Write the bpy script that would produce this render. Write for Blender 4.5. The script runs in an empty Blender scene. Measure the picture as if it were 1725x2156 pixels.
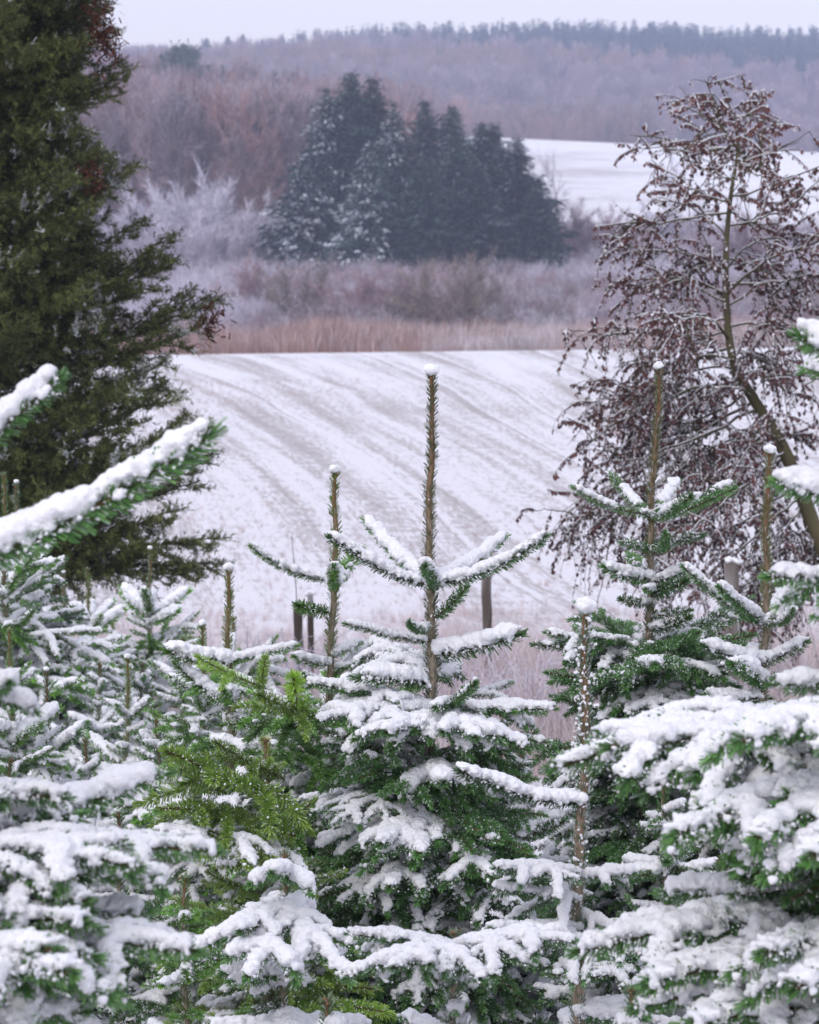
import bpy, math, random
import numpy as np
from mathutils import Vector, Matrix

# ------------------------------------------------------------------ camera, sky, sun, exposure
sc = bpy.context.scene
FD, CX, CY, HZ = 6109.0, 862.5, 1078.0, 480.0
PITCH = math.atan((CY - HZ) / FD)
cam_d = bpy.data.cameras.new('camera'); cam = bpy.data.objects.new('camera', cam_d)
sc.collection.objects.link(cam); sc.camera = cam
cam.location = (0, 0, 0); cam.rotation_euler = (math.pi/2 - PITCH, 0, 0)
cam_d.sensor_fit = 'HORIZONTAL'; cam_d.sensor_width = 24; cam_d.lens = FD/1725*24
cam_d.clip_start = 0.1; cam_d.clip_end = 4000
cam_d.dof.use_dof = True; cam_d.dof.focus_distance = 8.2; cam_d.dof.aperture_fstop = 9.0

SUN_EL, SUN_AZ = math.radians(48), math.radians(215)
world = bpy.data.worlds.new('World'); sc.world = world; world.use_nodes = True
wn, wl = world.node_tree.nodes, world.node_tree.links
wn.clear()
wo = wn.new('ShaderNodeOutputWorld')
sky = wn.new('ShaderNodeTexSky'); sky.sky_type = 'NISHITA'; sky.sun_disc = False
sky.sun_elevation = SUN_EL; sky.sun_rotation = SUN_AZ; sky.dust_density = 3; sky.air_density = 1.2
b1 = wn.new('ShaderNodeBackground'); b1.inputs[1].default_value = 0.05
b2 = wn.new('ShaderNodeBackground'); b2.inputs[0].default_value = (0.75, 0.695, 0.765, 1); b2.inputs[1].default_value = 0.92
wl.new(sky.outputs[0], b1.inputs[0])
wt = wn.new('ShaderNodeTexCoord'); wsx = wn.new('ShaderNodeSeparateXYZ'); wl.new(wt.outputs['Generated'], wsx.inputs[0])
wr = wn.new('ShaderNodeValToRGB'); wl.new(wsx.outputs[2], wr.inputs[0])
wr.color_ramp.elements[0].position = 0.0; wr.color_ramp.elements[0].color = (.83, .715, .715, 1)
wr.color_ramp.elements[1].position = .55; wr.color_ramp.elements[1].color = (.735, .725, .83, 1)
e_ = wr.color_ramp.elements.new(.08); e_.color = (.74, .685, .755, 1)
wl.new(wr.outputs[0], b2.inputs[0])
ad = wn.new('ShaderNodeAddShader'); wl.new(b1.outputs[0], ad.inputs[0]); wl.new(b2.outputs[0], ad.inputs[1])
wl.new(ad.outputs[0], wo.inputs[0])
sun_d = bpy.data.lights.new('sun', 'SUN'); sun_d.energy = 0.9; sun_d.angle = math.radians(35); sun_d.color = (1, 0.985, 0.97)
sun = bpy.data.objects.new('sun', sun_d); sc.collection.objects.link(sun)
sun.rotation_euler = (math.pi/2 - SUN_EL, 0, math.radians(-35))   # from behind-left of the camera, high
sc.view_settings.view_transform = 'Standard'; sc.view_settings.look = 'None'
sc.view_settings.gamma = 1; sc.view_settings.exposure = 0.30
cy = sc.cycles
cy.use_denoising = True; cy.denoiser = 'OPENIMAGEDENOISE'; cy.denoising_input_passes = 'RGB_ALBEDO_NORMAL'
cy.max_bounces = 6; cy.diffuse_bounces = 4; cy.glossy_bounces = 1; cy.transmission_bounces = 1; cy.volume_bounces = 2
cy.transparent_max_bounces = 4; cy.caustics_reflective = False; cy.caustics_refractive = False
cy.sample_clamp_indirect = 6; cy.pixel_filter_type = 'BLACKMAN_HARRIS'

rng = np.random.default_rng(7); rnd = random.Random(7)

# ------------------------------------------------------------------ terrain
_gy = [-60, 0, 4.5, 8.3, 12, 15, 25, 40, 60, 90, 152, 158, 170, 200, 262, 350, 400, 500, 600, 640, 720, 900, 1200, 1260, 1400]
_gz = [-2.1, -2.35, -2.5, -2.62, -2.85, -3.1, -4.2, -4.9, -5.35, -5.8, -6.45, -6.9, -7.3, -6.4, -3.9, -.6, 2.0, 10.2, 18.2, 19.0, 14, 32, 60, 61, 50]
def G(x, y):
    x = np.asarray(x, float); y = np.asarray(y, float)
    z = np.interp(y, _gy, _gz)
    k = np.clip((y - 60)/90, 0, 1)*np.clip((260-y)/60, 0, 1)
    z = z + k*0.012*x
    k2 = np.clip((y - 420)/150, 0, 1)*np.clip((900-y)/150, 0, 1)
    z = z - k2*(0.045*(x-25)) + k2*np.where(x < -20, -.015*(x+20), 0)
    k3 = np.clip((y - 700)/400, 0, 1)
    z = z + k3*(3.0*np.sin(x*0.013+1.2) + 1.5*np.sin(x*0.03)-1)
    z = z + k3*3.2*np.exp(-((x + 25)/45.)**2)
    z = z + k3*(1.5 + .036*np.maximum(x + 50, 0))
    return z
def Gf(x, y): return float(G(x, y))

_cp, _sp = math.cos(PITCH), math.sin(PITCH)
def W(px, py, D):
    """photo pixel (of the 1725 x 2156 view) at distance D along the ground -> world point"""
    a = (px - CX)/FD; b = (CY - py)/FD
    dy = _cp + b*_sp; dz = -_sp + b*_cp
    return np.array([a/dy*D, D, dz/dy*D])
def GX(px, D): return (px - CX)/FD*D

# ------------------------------------------------------------------ mesh helpers
def new_mesh(name, V, faces, mats, attrs=None, smooth=False):
    """faces: list of (array n x k, material index)"""
    V = np.asarray(V, np.float32)
    me = bpy.data.meshes.new(name)
    me.vertices.add(len(V)); me.vertices.foreach_set('co', V.ravel())
    faces = [(np.asarray(f, np.int32), m) for f, m in faces if len(f)]
    nl = sum(f.size for f, _ in faces); nf = sum(len(f) for f, _ in faces)
    me.loops.add(nl); me.polygons.add(nf)
    me.loops.foreach_set('vertex_index', np.concatenate([f.ravel() for f, _ in faces]))
    starts = []; o = 0; mi = []
    for f, m in faces:
        k = f.shape[1]; starts.append(o + np.arange(len(f))*k); o += f.size; mi.append(np.full(len(f), m, np.int32))
    me.polygons.foreach_set('loop_start', np.concatenate(starts).astype(np.int32))
    me.polygons.foreach_set('material_index', np.concatenate(mi))
    me.polygons.foreach_set('use_smooth', np.full(nf, smooth, bool))
    for m in mats: me.materials.append(m)
    for k, v in (attrs or {}).items():
        a = me.attributes.new(k, 'FLOAT', 'POINT'); a.data.foreach_set('value', np.asarray(v, np.float32))
    me.update(calc_edges=True); me.validate()
    return me

class Geo:
    """collects vertices, faces per material and two point attributes, tone and frost"""
    def __init__(s): s.V = []; s.F = []; s.n = 0; s.t = []; s.f = []
    def add(s, V, F, m=0, tone=0.5, frost=0.0):
        V = np.asarray(V, float).reshape(-1, 3); F = np.asarray(F, int)
        s.V.append(V); s.F.append((F + s.n, m)); s.n += len(V)
        s.t.append(np.broadcast_to(tone, len(V))); s.f.append(np.broadcast_to(frost, len(V)))
    def mesh(s, name, mats, smooth=False):
        return new_mesh(name, np.concatenate(s.V), s.F, mats, {'tone': np.concatenate(s.t), 'frost': np.concatenate(s.f)}, smooth)

def norm(v): return v/np.maximum(np.linalg.norm(v, axis=-1, keepdims=True), 1e-9)

def tubes(P, R, S=5):
    """P (n,k,3) paths, R (n,k) radii -> V, F"""
    P = np.asarray(P, float); R = np.asarray(R, float)
    n, k, _ = P.shape
    T = norm(np.gradient(P, axis=1))
    up = np.where(np.abs(T[..., 2:3]) > 0.9, np.array([1., 0, 0]), np.array([0, 0, 1.]))
    A = norm(np.cross(T, up)); B = np.cross(T, A)
    th = np.arange(S)*2*np.pi/S
    V = P[:, :, None] + R[:, :, None, None]*(np.cos(th)[:, None]*A[:, :, None] + np.sin(th)[:, None]*B[:, :, None])
    idx = np.arange(n*k*S).reshape(n, k, S)
    a = idx[:, :-1]; b = idx[:, 1:]
    F = np.stack([a, np.roll(a, -1, 2), np.roll(b, -1, 2), b], -1).reshape(-1, 4)
    return V.reshape(-1, 3), F

def needles(base, d, L, w, rg, bend=0.0):
    """flat tapered needles: one quad each"""
    n = len(base)
    side = norm(np.cross(d, norm(rg.normal(size=(n, 3))*np.array([.5, .5, 1]))))
    L = np.broadcast_to(L, n)[:, None]; w = np.broadcast_to(w, n)[:, None]
    t = base + d*L + np.array([0, 0, 1.])*bend*L
    V = np.stack([base - side*w*.35, base + side*w*.35, t + side*w*.5, t - side*w*.5], 1)
    F = np.arange(n*4).reshape(n, 4)
    return V.reshape(-1, 3), F

def vnoise(p, seed=0):
    p = np.asarray(p, float) + 1000.0 + seed*17.3
    i = np.floor(p).astype(np.int64); f = p - i; f = f*f*(3 - 2*f)
    def h(a, b, c):
        x = (a*73856093) ^ (b*19349663) ^ (c*83492791)
        x = (x ^ (x >> 13))*1274126177 & 0x7fffffff
        return ((x ^ (x >> 16)) & 0xffff)/65535.0
    r = 0
    for dx in (0, 1):
        for dy in (0, 1):
            for dz in (0, 1):
                wgt = (f[:, 0] if dx else 1-f[:, 0])*(f[:, 1] if dy else 1-f[:, 1])*(f[:, 2] if dz else 1-f[:, 2])
                r = r + wgt*h(i[:, 0]+dx, i[:, 1]+dy, i[:, 2]+dz)
    return r

def ico(sub=1):
    import bmesh
    bm = bmesh.new(); bmesh.ops.create_icosphere(bm, subdivisions=sub, radius=1)
    V = np.array([v.co[:] for v in bm.verts]); F = np.array([[v.index for v in f.verts] for f in bm.faces]); bm.free()
    return V, F
ICO1 = ico(1); ICO2 = ico(2)
OCT = (np.array([[1, 0, 0], [-1, 0, 0], [0, 1, 0], [0, -1, 0], [0, 0, 1], [0, 0, -1.]]),
       np.array([[0, 2, 4], [2, 1, 4], [1, 3, 4], [3, 0, 4], [2, 0, 5], [1, 2, 5], [3, 1, 5], [0, 3, 5]]))
def balls(C, R, base=OCT):
    V0, F0 = base
    C = np.asarray(C); R = np.asarray(R)
    if R.ndim == 1: R = R[:, None]
    V = C[:, None] + V0[None]*R[:, None]
    F = F0[None] + (np.arange(len(C))*len(V0))[:, None, None]
    return V.reshape(-1, 3), F.reshape(-1, 3)

def blob_mesh(name, C, R, voxel, mat, amp=(.0024, .0024, .0016), freq=(60, 150, 300), crumbs=None, zs=.85):
    """melts many overlapping balls into one lumpy surface and roughens it"""
    Rr = np.stack([R, R, R*zs], 1)
    V, F = balls(C, Rr, ICO2)
    tmp = new_mesh('tmp', V, [(F, 0)], [])
    ob = bpy.data.objects.new('tmp', tmp); sc.collection.objects.link(ob)
    md = ob.modifiers.new('r', 'REMESH'); md.mode = 'VOXEL'; md.voxel_size = voxel
    dg = bpy.context.evaluated_depsgraph_get(); dg.update()
    me = bpy.data.meshes.new_from_object(ob.evaluated_get(dg))
    n = len(me.vertices); co = np.empty(n*3, np.float32); me.vertices.foreach_get('co', co); co = co.reshape(-1, 3).astype(float)
    nr = np.empty(n*3, np.float32); me.vertices.foreach_get('normal', nr); nr = nr.reshape(-1, 3)
    for a, f in zip(amp, freq):
        co += nr*((vnoise(co*f, 3) - .5)*2*a)[:, None]
    nf = len(me.polygons); li = np.empty(len(me.loops), np.int32); me.loops.foreach_get('vertex_index', li)
    q = li.reshape(-1, 4) if len(li) == nf*4 else None
    bpy.data.objects.remove(ob); bpy.data.meshes.remove(tmp)
    if q is None:
        me.vertices.foreach_set('co', co.astype(np.float32).ravel()); me.materials.append(mat); me.name = name
        return me
    bpy.data.meshes.remove(me)
    fs = [(q, 0)]; VV = [co]
    if crumbs is not None and len(crumbs[0]):
        cv, cf = balls(crumbs[0], crumbs[1], OCT)
        fs.append((cf + len(co), 0)); VV.append(cv)
    return new_mesh(name, np.concatenate(VV), fs, [mat], smooth=True)

col = sc.collection
def tag(o, label=None, cat=None, group=None, kind=None):
    if label: o['label'] = label
    if cat: o['category'] = cat
    if group: o['group'] = group
    if kind: o['kind'] = kind
    return o
def link(name, me, parent=None):
    o = bpy.data.objects.new(name, me); col.objects.link(o)
    if parent is not None: o.parent = parent
    if name in ('snow', 'snow_cap'): o['kind'] = 'stuff'
    return o
def thing(name, loc, label, cat, group=None):
    o = bpy.data.objects.new(name, None); col.objects.link(o); o.location = loc; o.empty_display_size = .1
    return tag(o, label, cat, group)

# ------------------------------------------------------------------ materials
def mat(name):
    m = bpy.data.materials.new(name); m.use_nodes = True
    nt = m.node_tree; b = nt.nodes['Principled BSDF']
    return m, nt, b
def N(nt, t, **kw):
    n = nt.nodes.new(t)
    for k, v in kw.items(): setattr(n, k, v)
    return n
def mix(nt, fac, a, b, mode='MIX'):
    n = nt.nodes.new('ShaderNodeMix'); n.data_type = 'RGBA'; n.blend_type = mode
    for i, v in ((0, fac), (6, a), (7, b)):
        if hasattr(v, 'is_output') or isinstance(v, bpy.types.NodeSocket): nt.links.new(v, n.inputs[i])
        elif i == 0: n.inputs[0].default_value = v
        else: n.inputs[i].default_value = (*v, 1)
    return n.outputs[2]
def noise(nt, scale, detail=3, rough=.55, coord='Object', vec=None):
    n = N(nt, 'ShaderNodeTexNoise'); n.inputs['Scale'].default_value = scale; n.inputs['Detail'].default_value = detail
    n.inputs['Roughness'].default_value = rough
    if vec is None:
        tc = N(nt, 'ShaderNodeTexCoord'); vec = tc.outputs[coord]
    nt.links.new(vec, n.inputs['Vector'])
    return n.outputs[0]
def ramp(nt, src, stops):
    r = N(nt, 'ShaderNodeValToRGB'); nt.links.new(src, r.inputs[0])
    e = r.color_ramp.elements
    while len(e) < len(stops): e.new(.5)
    for k, (p, c) in enumerate(stops):
        e[k].position = p; e[k].color = (*c, 1) if len(c) == 3 else c
    return r.outputs[0]
def bump(nt, b, h, strength, dist):
    n = N(nt, 'ShaderNodeBump'); n.inputs['Strength'].default_value = strength; n.inputs['Distance'].default_value = dist
    nt.links.new(h, n.inputs['Height']); nt.links.new(n.outputs[0], b.inputs['Normal'])
def attr(nt, name):
    return N(nt, 'ShaderNodeAttribute', attribute_name=name).outputs['Fac']
def setp(b, rough=.7, spec=.3):
    b.inputs['Roughness'].default_value = rough; b.inputs['Specular IOR Level'].default_value = spec

M = {}
m, nt, b = mat('snow'); M['snow'] = m; setp(b, .65, .25)
nt.links.new(ramp(nt, noise(nt, 30, 2), [(.2, (.80, .815, .865)), (.8, (.90, .905, .93))]), b.inputs['Base Color'])
mx = N(nt, 'ShaderNodeMath', operation='ADD'); nt.links.new(noise(nt, 420, 2), mx.inputs[0]); nt.links.new(noise(nt, 120, 2), mx.inputs[1])
bump(nt, b, mx.outputs[0], .8, .005)
M['snow'].use_fake_user = True

m, nt, b = mat('far_snow'); M['far_snow'] = m; setp(b, .8, .1); b.inputs['Base Color'].default_value = (.80, .81, .86, 1)

def leafmat(name, dark, light, frostc=(.72, .76, .80), objcol=False, rough=.5, spec=.35, objrand=.5):
    m, nt, b = mat(name); setp(b, rough, spec)
    c = mix(nt, attr(nt, 'tone'), dark, light)
    oi = N(nt, 'ShaderNodeObjectInfo')
    if objcol: c = mix(nt, 1.0, c, oi.outputs['Color'], 'MULTIPLY')
    mr = N(nt, 'ShaderNodeMapRange'); nt.links.new(oi.outputs['Random'], mr.inputs[0])
    mr.inputs[3].default_value = 1 - objrand*.6; mr.inputs[4].default_value = 1 + objrand*.6
    vm = N(nt, 'ShaderNodeVectorMath', operation='SCALE'); nt.links.new(c, vm.inputs[0]); nt.links.new(mr.outputs[0], vm.inputs['Scale'])
    c = mix(nt, attr(nt, 'frost'), vm.outputs[0], frostc)
    nt.links.new(c, b.inputs['Base Color']); M[name] = m
    return m
# fir needles: colour of the tree comes from the object colour (multiplied), tone varies needle by needle
leafmat('needles', (.50, .60, .46), (1.55, 1.45, 1.05), objcol=True, rough=.42, spec=.45)
leafmat('bark_young', (.085, .052, .030), (.17, .105, .055), rough=.8, spec=.15, objrand=.3)
leafmat('spruce_far', (.018, .036, .033), (.050, .080, .066), frostc=(.72, .76, .83), rough=.8, spec=.1, objrand=.6)
leafmat('ridge_needles', (.006, .020, .026), (.020, .046, .050), frostc=(.42, .48, .55), rough=.8, spec=.1, objrand=.7)
leafmat('olive', (.034, .046, .015), (.18, .215, .065), frostc=(.7, .74, .78), rough=.6, spec=.25, objrand=.5)
leafmat('dead_brown', (.045, .018, .012), (.11, .045, .028), rough=.8, spec=.1)
leafmat('alder_leaf', (.055, .026, .032), (.19, .085, .075), frostc=(.75, .74, .80), rough=.7, spec=.2)
leafmat('alder_bark', (.050, .045, .025), (.13, .115, .06), frostc=(.8, .8, .85), rough=.85, spec=.1)
leafmat('twig_mauve', (.15, .095, .102), (.38, .255, .27), frostc=(.58, .56, .66), rough=.9, spec=.05, objrand=.7)
leafmat('twig_rust', (.17, .09, .075), (.39, .22, .185), frostc=(.58, .56, .66), rough=.9, spec=.05, objrand=.7)
leafmat('twig_frost', (.19, .15, .18), (.52, .47, .55), frostc=(.72, .70, .80), rough=.9, spec=.05, objrand=.4)
leafmat('twig_olive', (.10, .075, .058), (.22, .165, .13), frostc=(.58, .56, .66), rough=.9, spec=.05, objrand=.6)
leafmat('reed', (.24, .125, .095), (.48, .30, .25), frostc=(.75, .70, .76), rough=.9, spec=.05, objrand=.4)
leafmat('frosted_grass', (.30, .22, .20), (.55, .46, .45), frostc=(.80, .79, .85), rough=.9, spec=.05, objrand=.4)
leafmat('post_wood', (.07, .055, .045), (.20, .17, .15), frostc=(.75, .75, .8), rough=.9, spec=.1)

m, nt, b = mat('bark'); M['bark'] = m; setp(b, .85, .15)
tc = N(nt, 'ShaderNodeTexCoord'); mp = N(nt, 'ShaderNodeMapping'); mp.inputs['Scale'].default_value = (60, 60, 14)
nt.links.new(tc.outputs['Object'], mp.inputs[0])
nb = noise(nt, 1.6, 5, .7, vec=mp.outputs[0])
base = ramp(nt, nb, [(.3, (.11, .085, .060)), (.55, (.27, .225, .17)), (.75, (.42, .37, .31))])
base = mix(nt, attr(nt, 'tone'), base, (.17, .085, .040))
nt.links.new(base, b.inputs['Base Color']); bump(nt, b, nb, .6, .004)

# ground: snow thinly covering stubble, in drilled rows
m, nt, b = mat('field_snow'); M['field'] = m; setp(b, .85, .1)
tc = N(nt, 'ShaderNodeTexCoord')
sx = N(nt, 'ShaderNodeSeparateXYZ'); nt.links.new(tc.outputs['Object'], sx.inputs[0])
def mth(op, a, b_=None, c=None):
    n = N(nt, 'ShaderNodeMath', operation=op)
    for i, v in enumerate((a, b_, c)):
        if v is None: continue
        if isinstance(v, bpy.types.NodeSocket): nt.links.new(v, n.inputs[i])
        else: n.inputs[i].default_value = v
    return n.outputs[0]
# drilled rows fan out slightly: u is constant along one row
bend = mth('MULTIPLY', mth('SUBTRACT', noise(nt, .02, 2, .4), .5), 2.2)
u = mth('MULTIPLY', mth('ADD', mth('SUBTRACT', sx.outputs[0], 9.0), bend), mth('EXPONENT', mth('MULTIPLY', mth('SUBTRACT', sx.outputs[1], 90.0), -.010)))
def uvec(ku, kv):
    c = N(nt, 'ShaderNodeCombineXYZ'); nt.links.new(mth('MULTIPLY', u, ku), c.inputs[0]); nt.links.new(mth('MULTIPLY', sx.outputs[1], kv), c.inputs[1]); return c.outputs[0]
s1 = noise(nt, 1, 2, .5, vec=uvec(.85, .011))
s5 = noise(nt, 1, 3, .7, vec=uvec(.7, 1.6))
s2 = noise(nt, 1, 3, .6, vec=uvec(2.6, .05))
s3 = noise(nt, 1, 5, .85, vec=uvec(8.0, 1.1))
s4 = noise(nt, .06, 3, .5)
f = mth('ADD', mth('MULTIPLY', s1, .62), mth('MULTIPLY', s2, .48)); f = mth('ADD', f, mth('MULTIPLY', s3, 1.05)); f = mth('ADD', f, mth('MULTIPLY', s4, .24))
for u0, wd in ((-6.35, .10), (-4.5, .09), (-12.4, .10), (-1.2, .10)):
    d0 = mth('ABSOLUTE', mth('SUBTRACT', u, u0)); tr = mth('SMOOTH_MIN', mth('MAXIMUM', mth('SUBTRACT', 1.0, mth('DIVIDE', d0, wd)), 0.0), 1.0, .1)
    f = mth('ADD', f, mth('MULTIPLY', tr, .16))
    d1 = mth('ABSOLUTE', mth('SUBTRACT', u, u0 - .17)); tr = mth('MAXIMUM', mth('SUBTRACT', 1.0, mth('DIVIDE', d1, wd*.7)), 0.0)
    f = mth('SUBTRACT', f, mth('MULTIPLY', tr, .12))
f = mth('ADD', f, mth('MULTIPLY', mth('SUBTRACT', s5, .5), .28))
# nearer than the fence the snow is thicker
f = mth('ADD', f, mth('MULTIPLY', mth('MAXIMUM', mth('SUBTRACT', 62.0, sx.outputs[1]), 0.0), .0015))
far_ = mth('MINIMUM', mth('MAXIMUM', mth('DIVIDE', mth('SUBTRACT', sx.outputs[1], 300.0), 60.0), 0.0), 1.0)
f = mth('SUBTRACT', mth('ADD', f, mth('MULTIPLY', far_, .05)), .19)
cf = ramp(nt, f, [(.80, (.38, .345, .345)), (.99, (.52, .50, .515)), (1.25, (.70, .69, .735))])
nt.links.new(cf, b.inputs['Base Color'])
bump(nt, b, s3, .5, .1)

# ------------------------------------------------------------------ ground sheet
def ground():
    ys = np.concatenate([np.linspace(-55, 0, 8), np.linspace(1, 60, 90), np.linspace(61, 180, 120), np.linspace(185, 640, 90), np.linspace(650, 1400, 60)])
    u = np.linspace(-1, 1, 141); 
    Y, U = np.meshgrid(ys, u, indexing='ij')
    half = 30 + np.maximum(Y, 0)*.42
    X = U*half + 0*Y
    X = np.where(np.abs(U) > .97, np.sign(U)*640, X)
    Z = G(X, Y)
    P = np.stack([X, Y, Z], -1).reshape(-1, 3)
    near = np.clip(1 - P[:, 1]/60, 0, 1)
    P[:, 2] += near*(vnoise(P*np.array([.9, .9, 0]), 1) - .5)*.25*np.clip((P[:, 1]-2)/4, 0, 1)
    P[:, 2] += np.clip((P[:, 1]-20)/100, 0, 1)*np.clip((150-P[:, 1])/20, 0, 1)*(vnoise(P*np.array([.05, .02, 0]), 2)-.5)*.5
    n, k = len(ys), len(u); i = np.arange(n*k).reshape(n, k)
    F = np.stack([i[:-1, :-1], i[:-1, 1:], i[1:, 1:], i[1:, :-1]], -1).reshape(-1, 4)
    me = new_mesh('snowy_ground', P, [(F, 0)], [M['field']], smooth=True)
    tag(link('snowy_ground', me), 'snow covered field and hills with brown stubble showing through in streaks', kind='structure')
ground()

# haze: one closed box of thin air
def haze():
    x0, x1, y0, y1, z0, z1 = -900, 900, -62, 1500, -14, 110
    V = [(x, y, z) for z in (z0, z1) for y in (y0, y1) for x in (x0, x1)]
    F = [(0, 2, 3, 1), (4, 5, 7, 6), (0, 1, 5, 4), (2, 6, 7, 3), (0, 4, 6, 2), (1, 3, 7, 5)]
    m = bpy.data.materials.new('haze_air'); m.use_nodes = True; nt = m.node_tree; nt.nodes.clear()
    o = nt.nodes.new('ShaderNodeOutputMaterial'); v = nt.nodes.new('ShaderNodeVolumePrincipled')
    v.inputs['Color'].default_value = (.66, .76, 1.0, 1); v.inputs['Density'].default_value = .00050
    nt.links.new(v.outputs[0], o.inputs['Volume'])
    ob = link('haze', new_mesh('haze', V, [(F, 0)], [m]))
    tag(ob, 'thin blue winter haze filling the valley air', kind='stuff'); ob.display_type = 'WIRE'
haze()

# ------------------------------------------------------------------ fir branch library
def path(L, c, yaw=0.0, k=10):
    t = np.linspace(0, 1, k)
    return np.stack([L*t, yaw*L*t*t, c*4*t*(1-t)*L], 1)
def shoots_of(kind, rg):
    """list of (path, radius) in local space, +X outward, +Z up"""
    out = []
    def grow(p0, d, L, lev, sag):
        k = max(5, int(L/.035)); t = np.linspace(0, 1, k)
        lat = np.cross([0, 0, 1.], d)
        P = p0 + d*(L*t)[:, None] + lat*(rg.normal()*.05*L*t*t)[:, None] + np.array([0, 0, 1.])*(sag*L*4*t*(1-t))[:, None]
        if lev > 0: P[:, 2] -= .28*L*t*t*rg.uniform(.1, 1.9)
        out.append((P, (.0022 + .008*L)*(1 if lev == 0 else .62), lev))
        if L < .17 or lev > 2: return
        step = rg.uniform(.14, .18); x = L - step*rg.uniform(.8, 1.15)
        while x > .05:
            for s in (-1, 1):
                if rg.random() < .1: continue
                a = math.radians(rg.uniform(44, 62))*s
                dd = np.array([d[0]*math.cos(a) - d[1]*math.sin(a), d[0]*math.sin(a) + d[1]*math.cos(a), d[2] + rg.normal()*.08])
                i = np.interp(x, L*t, np.arange(k)); p = P[int(i)]
                ll = min(.30, (L - x)*rg.uniform(.62, .85) + .02)
                grow(p, norm(dd), ll, lev + 1, rg.uniform(-.03, .05))
            if rg.random() < .6:
                a = math.radians(rg.uniform(30, 60))*rg.choice([-1, 1])
                i = int(np.interp(x - step*.5, L*t, np.arange(k)))
                dd = norm(np.array([d[0]*math.cos(a) - d[1]*math.sin(a), d[0]*math.sin(a) + d[1]*math.cos(a), d[2] + rg.uniform(-.1, .5)]))
                if L > .3: grow(P[i], dd, rg.uniform(.06, .11), lev + 2, 0)
            x -= step*rg.uniform(.85, 1.1)
    if kind == 'stub': out.append((path(.18, rg.uniform(-.05, .03), rg.normal()*.06, 9), .0036, 0))
    elif kind == 'shoot':
        P = path(.40, rg.uniform(-.06, .01), rg.normal()*.07, 14); P[:, 1] += .004*np.sin(P[:, 0]*rg.uniform(8, 16)); P[:, 2] += .004*np.sin(P[:, 0]*rg.uniform(9, 20) + 2); out.append((P, .0045, 0))
    elif kind == 'fork':
        L = .40; P = path(L, rg.uniform(-.04, .02), rg.normal()*.05, 14); out.append((P, .0045, 0))
        for s in (-1, 1):
            a = math.radians(rg.uniform(38, 55))*s; i = int(rg.integers(5, 7))
            grow(P[i], np.array([math.cos(a), math.sin(a), 0]), rg.uniform(.12, .165), 1, 0)
    elif kind == 'mid': grow(np.zeros(3), np.array([1., 0, 0]), .46, 0, rg.uniform(0, .05))
    else: grow(np.zeros(3), np.array([1., 0, 0]), .66, 0, rg.uniform(.02, .08))
    return out

def needle_set(P, rg, off=None, dens=1100, ln=.021, w=.0021, ang=(50, 72), tipfan=True, frost=.05, upbias=0.0):
    seg = np.linalg.norm(np.diff(P, axis=0), axis=1); L = seg.sum(); n = max(12, int(L*dens))
    s = np.sort(rg.random(n))*L; cs = np.concatenate([[0], np.cumsum(seg)])
    base = np.stack([np.interp(s, cs, P[:, j]) for j in range(3)], 1)
    T = norm(np.gradient(P, axis=0)); t = norm(np.stack([np.interp(s, cs, T[:, j]) for j in range(3)], 1))
    r = norm(np.cross(t, rg.normal(size=(n, 3))))
    r[:, 2] *= .75; r[:, 2] += upbias; r = norm(r)
    if off is not None: base = base + r*np.interp(s, cs, off)[:, None]*.9
    a = np.radians(rg.uniform(ang[0], ang[1], n))
    if tipfan: a *= np.clip((L - s)/.03, .35, 1)
    d = norm(t*np.cos(a)[:, None] + r*np.sin(a)[:, None])
    l = ln*rg.uniform(.7, 1.12, n)*np.clip(.6 + s/.04, .6, 1)
    V, F = needles(base, d, l, w, rg)
    tone = np.repeat(np.clip(rg.normal(.45, .22, n) + .25*(s/L - .5), 0, 1), 4)
    fr = np.where(rg.random(n) < frost, rg.uniform(.4, .95, n), rg.uniform(0, .05, n))
    fr = np.stack([fr*.5, fr*.5, fr, fr], 1).ravel()
    return V, F, tone, fr

def snow_balls(sh, rg, level, rb=.019):
    """balls lying along the shoots; level 1 heavy, .5 patchy"""
    C, R = [], []
    for P, _, lev in sh:
        seg = np.linalg.norm(np.diff(P, axis=0), axis=1); L = seg.sum(); cs = np.concatenate([[0], np.cumsum(seg)])
        n = int(L/.005); s = rg.uniform(.008, L, n)
        c = np.stack([np.interp(s, cs, P[:, j]) for j in range(3)], 1)
        m = vnoise(c*11 + rg.random()*50, 5)
        r = rb*(1 if lev < 2 else .85)*(.62 + .6*m)*rg.uniform(.88, 1.05, n)
        keep = m > (0.0 if level >= 1 else .52)
        if level < 1: r *= .8
        T = norm(P[-1] - P[0]); lat = norm(np.cross([0, 0, 1.], T))
        c = c + lat*(rg.normal(size=n)*.0058)[:, None]; c[:, 2] += .004 + r*rg.uniform(.55, .8, n)
        # thin a little at the tip so the end needles show
        r *= np.clip((L - s)/.02, .55, 1)
        C.append(c[keep]); R.append(r[keep])
        n2 = int(L/.005*(1 if level >= 1 else .6)); s = rg.uniform(0, L*1.02, n2)
        c = np.stack([np.interp(s, cs, P[:, j]) for j in range(3)], 1)
        m2 = vnoise(c*11 + 7, 5)
        c = c + lat*(rg.choice([-1, 1], n2)*rg.uniform(.010, .024, n2))[:, None]; c[:, 2] += rg.uniform(-.004, .018, n2)
        r2 = rg.uniform(.0035, .0072, n2)
        C.append(c); R.append(r2)
    return np.concatenate(C), np.concatenate(R)
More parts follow.
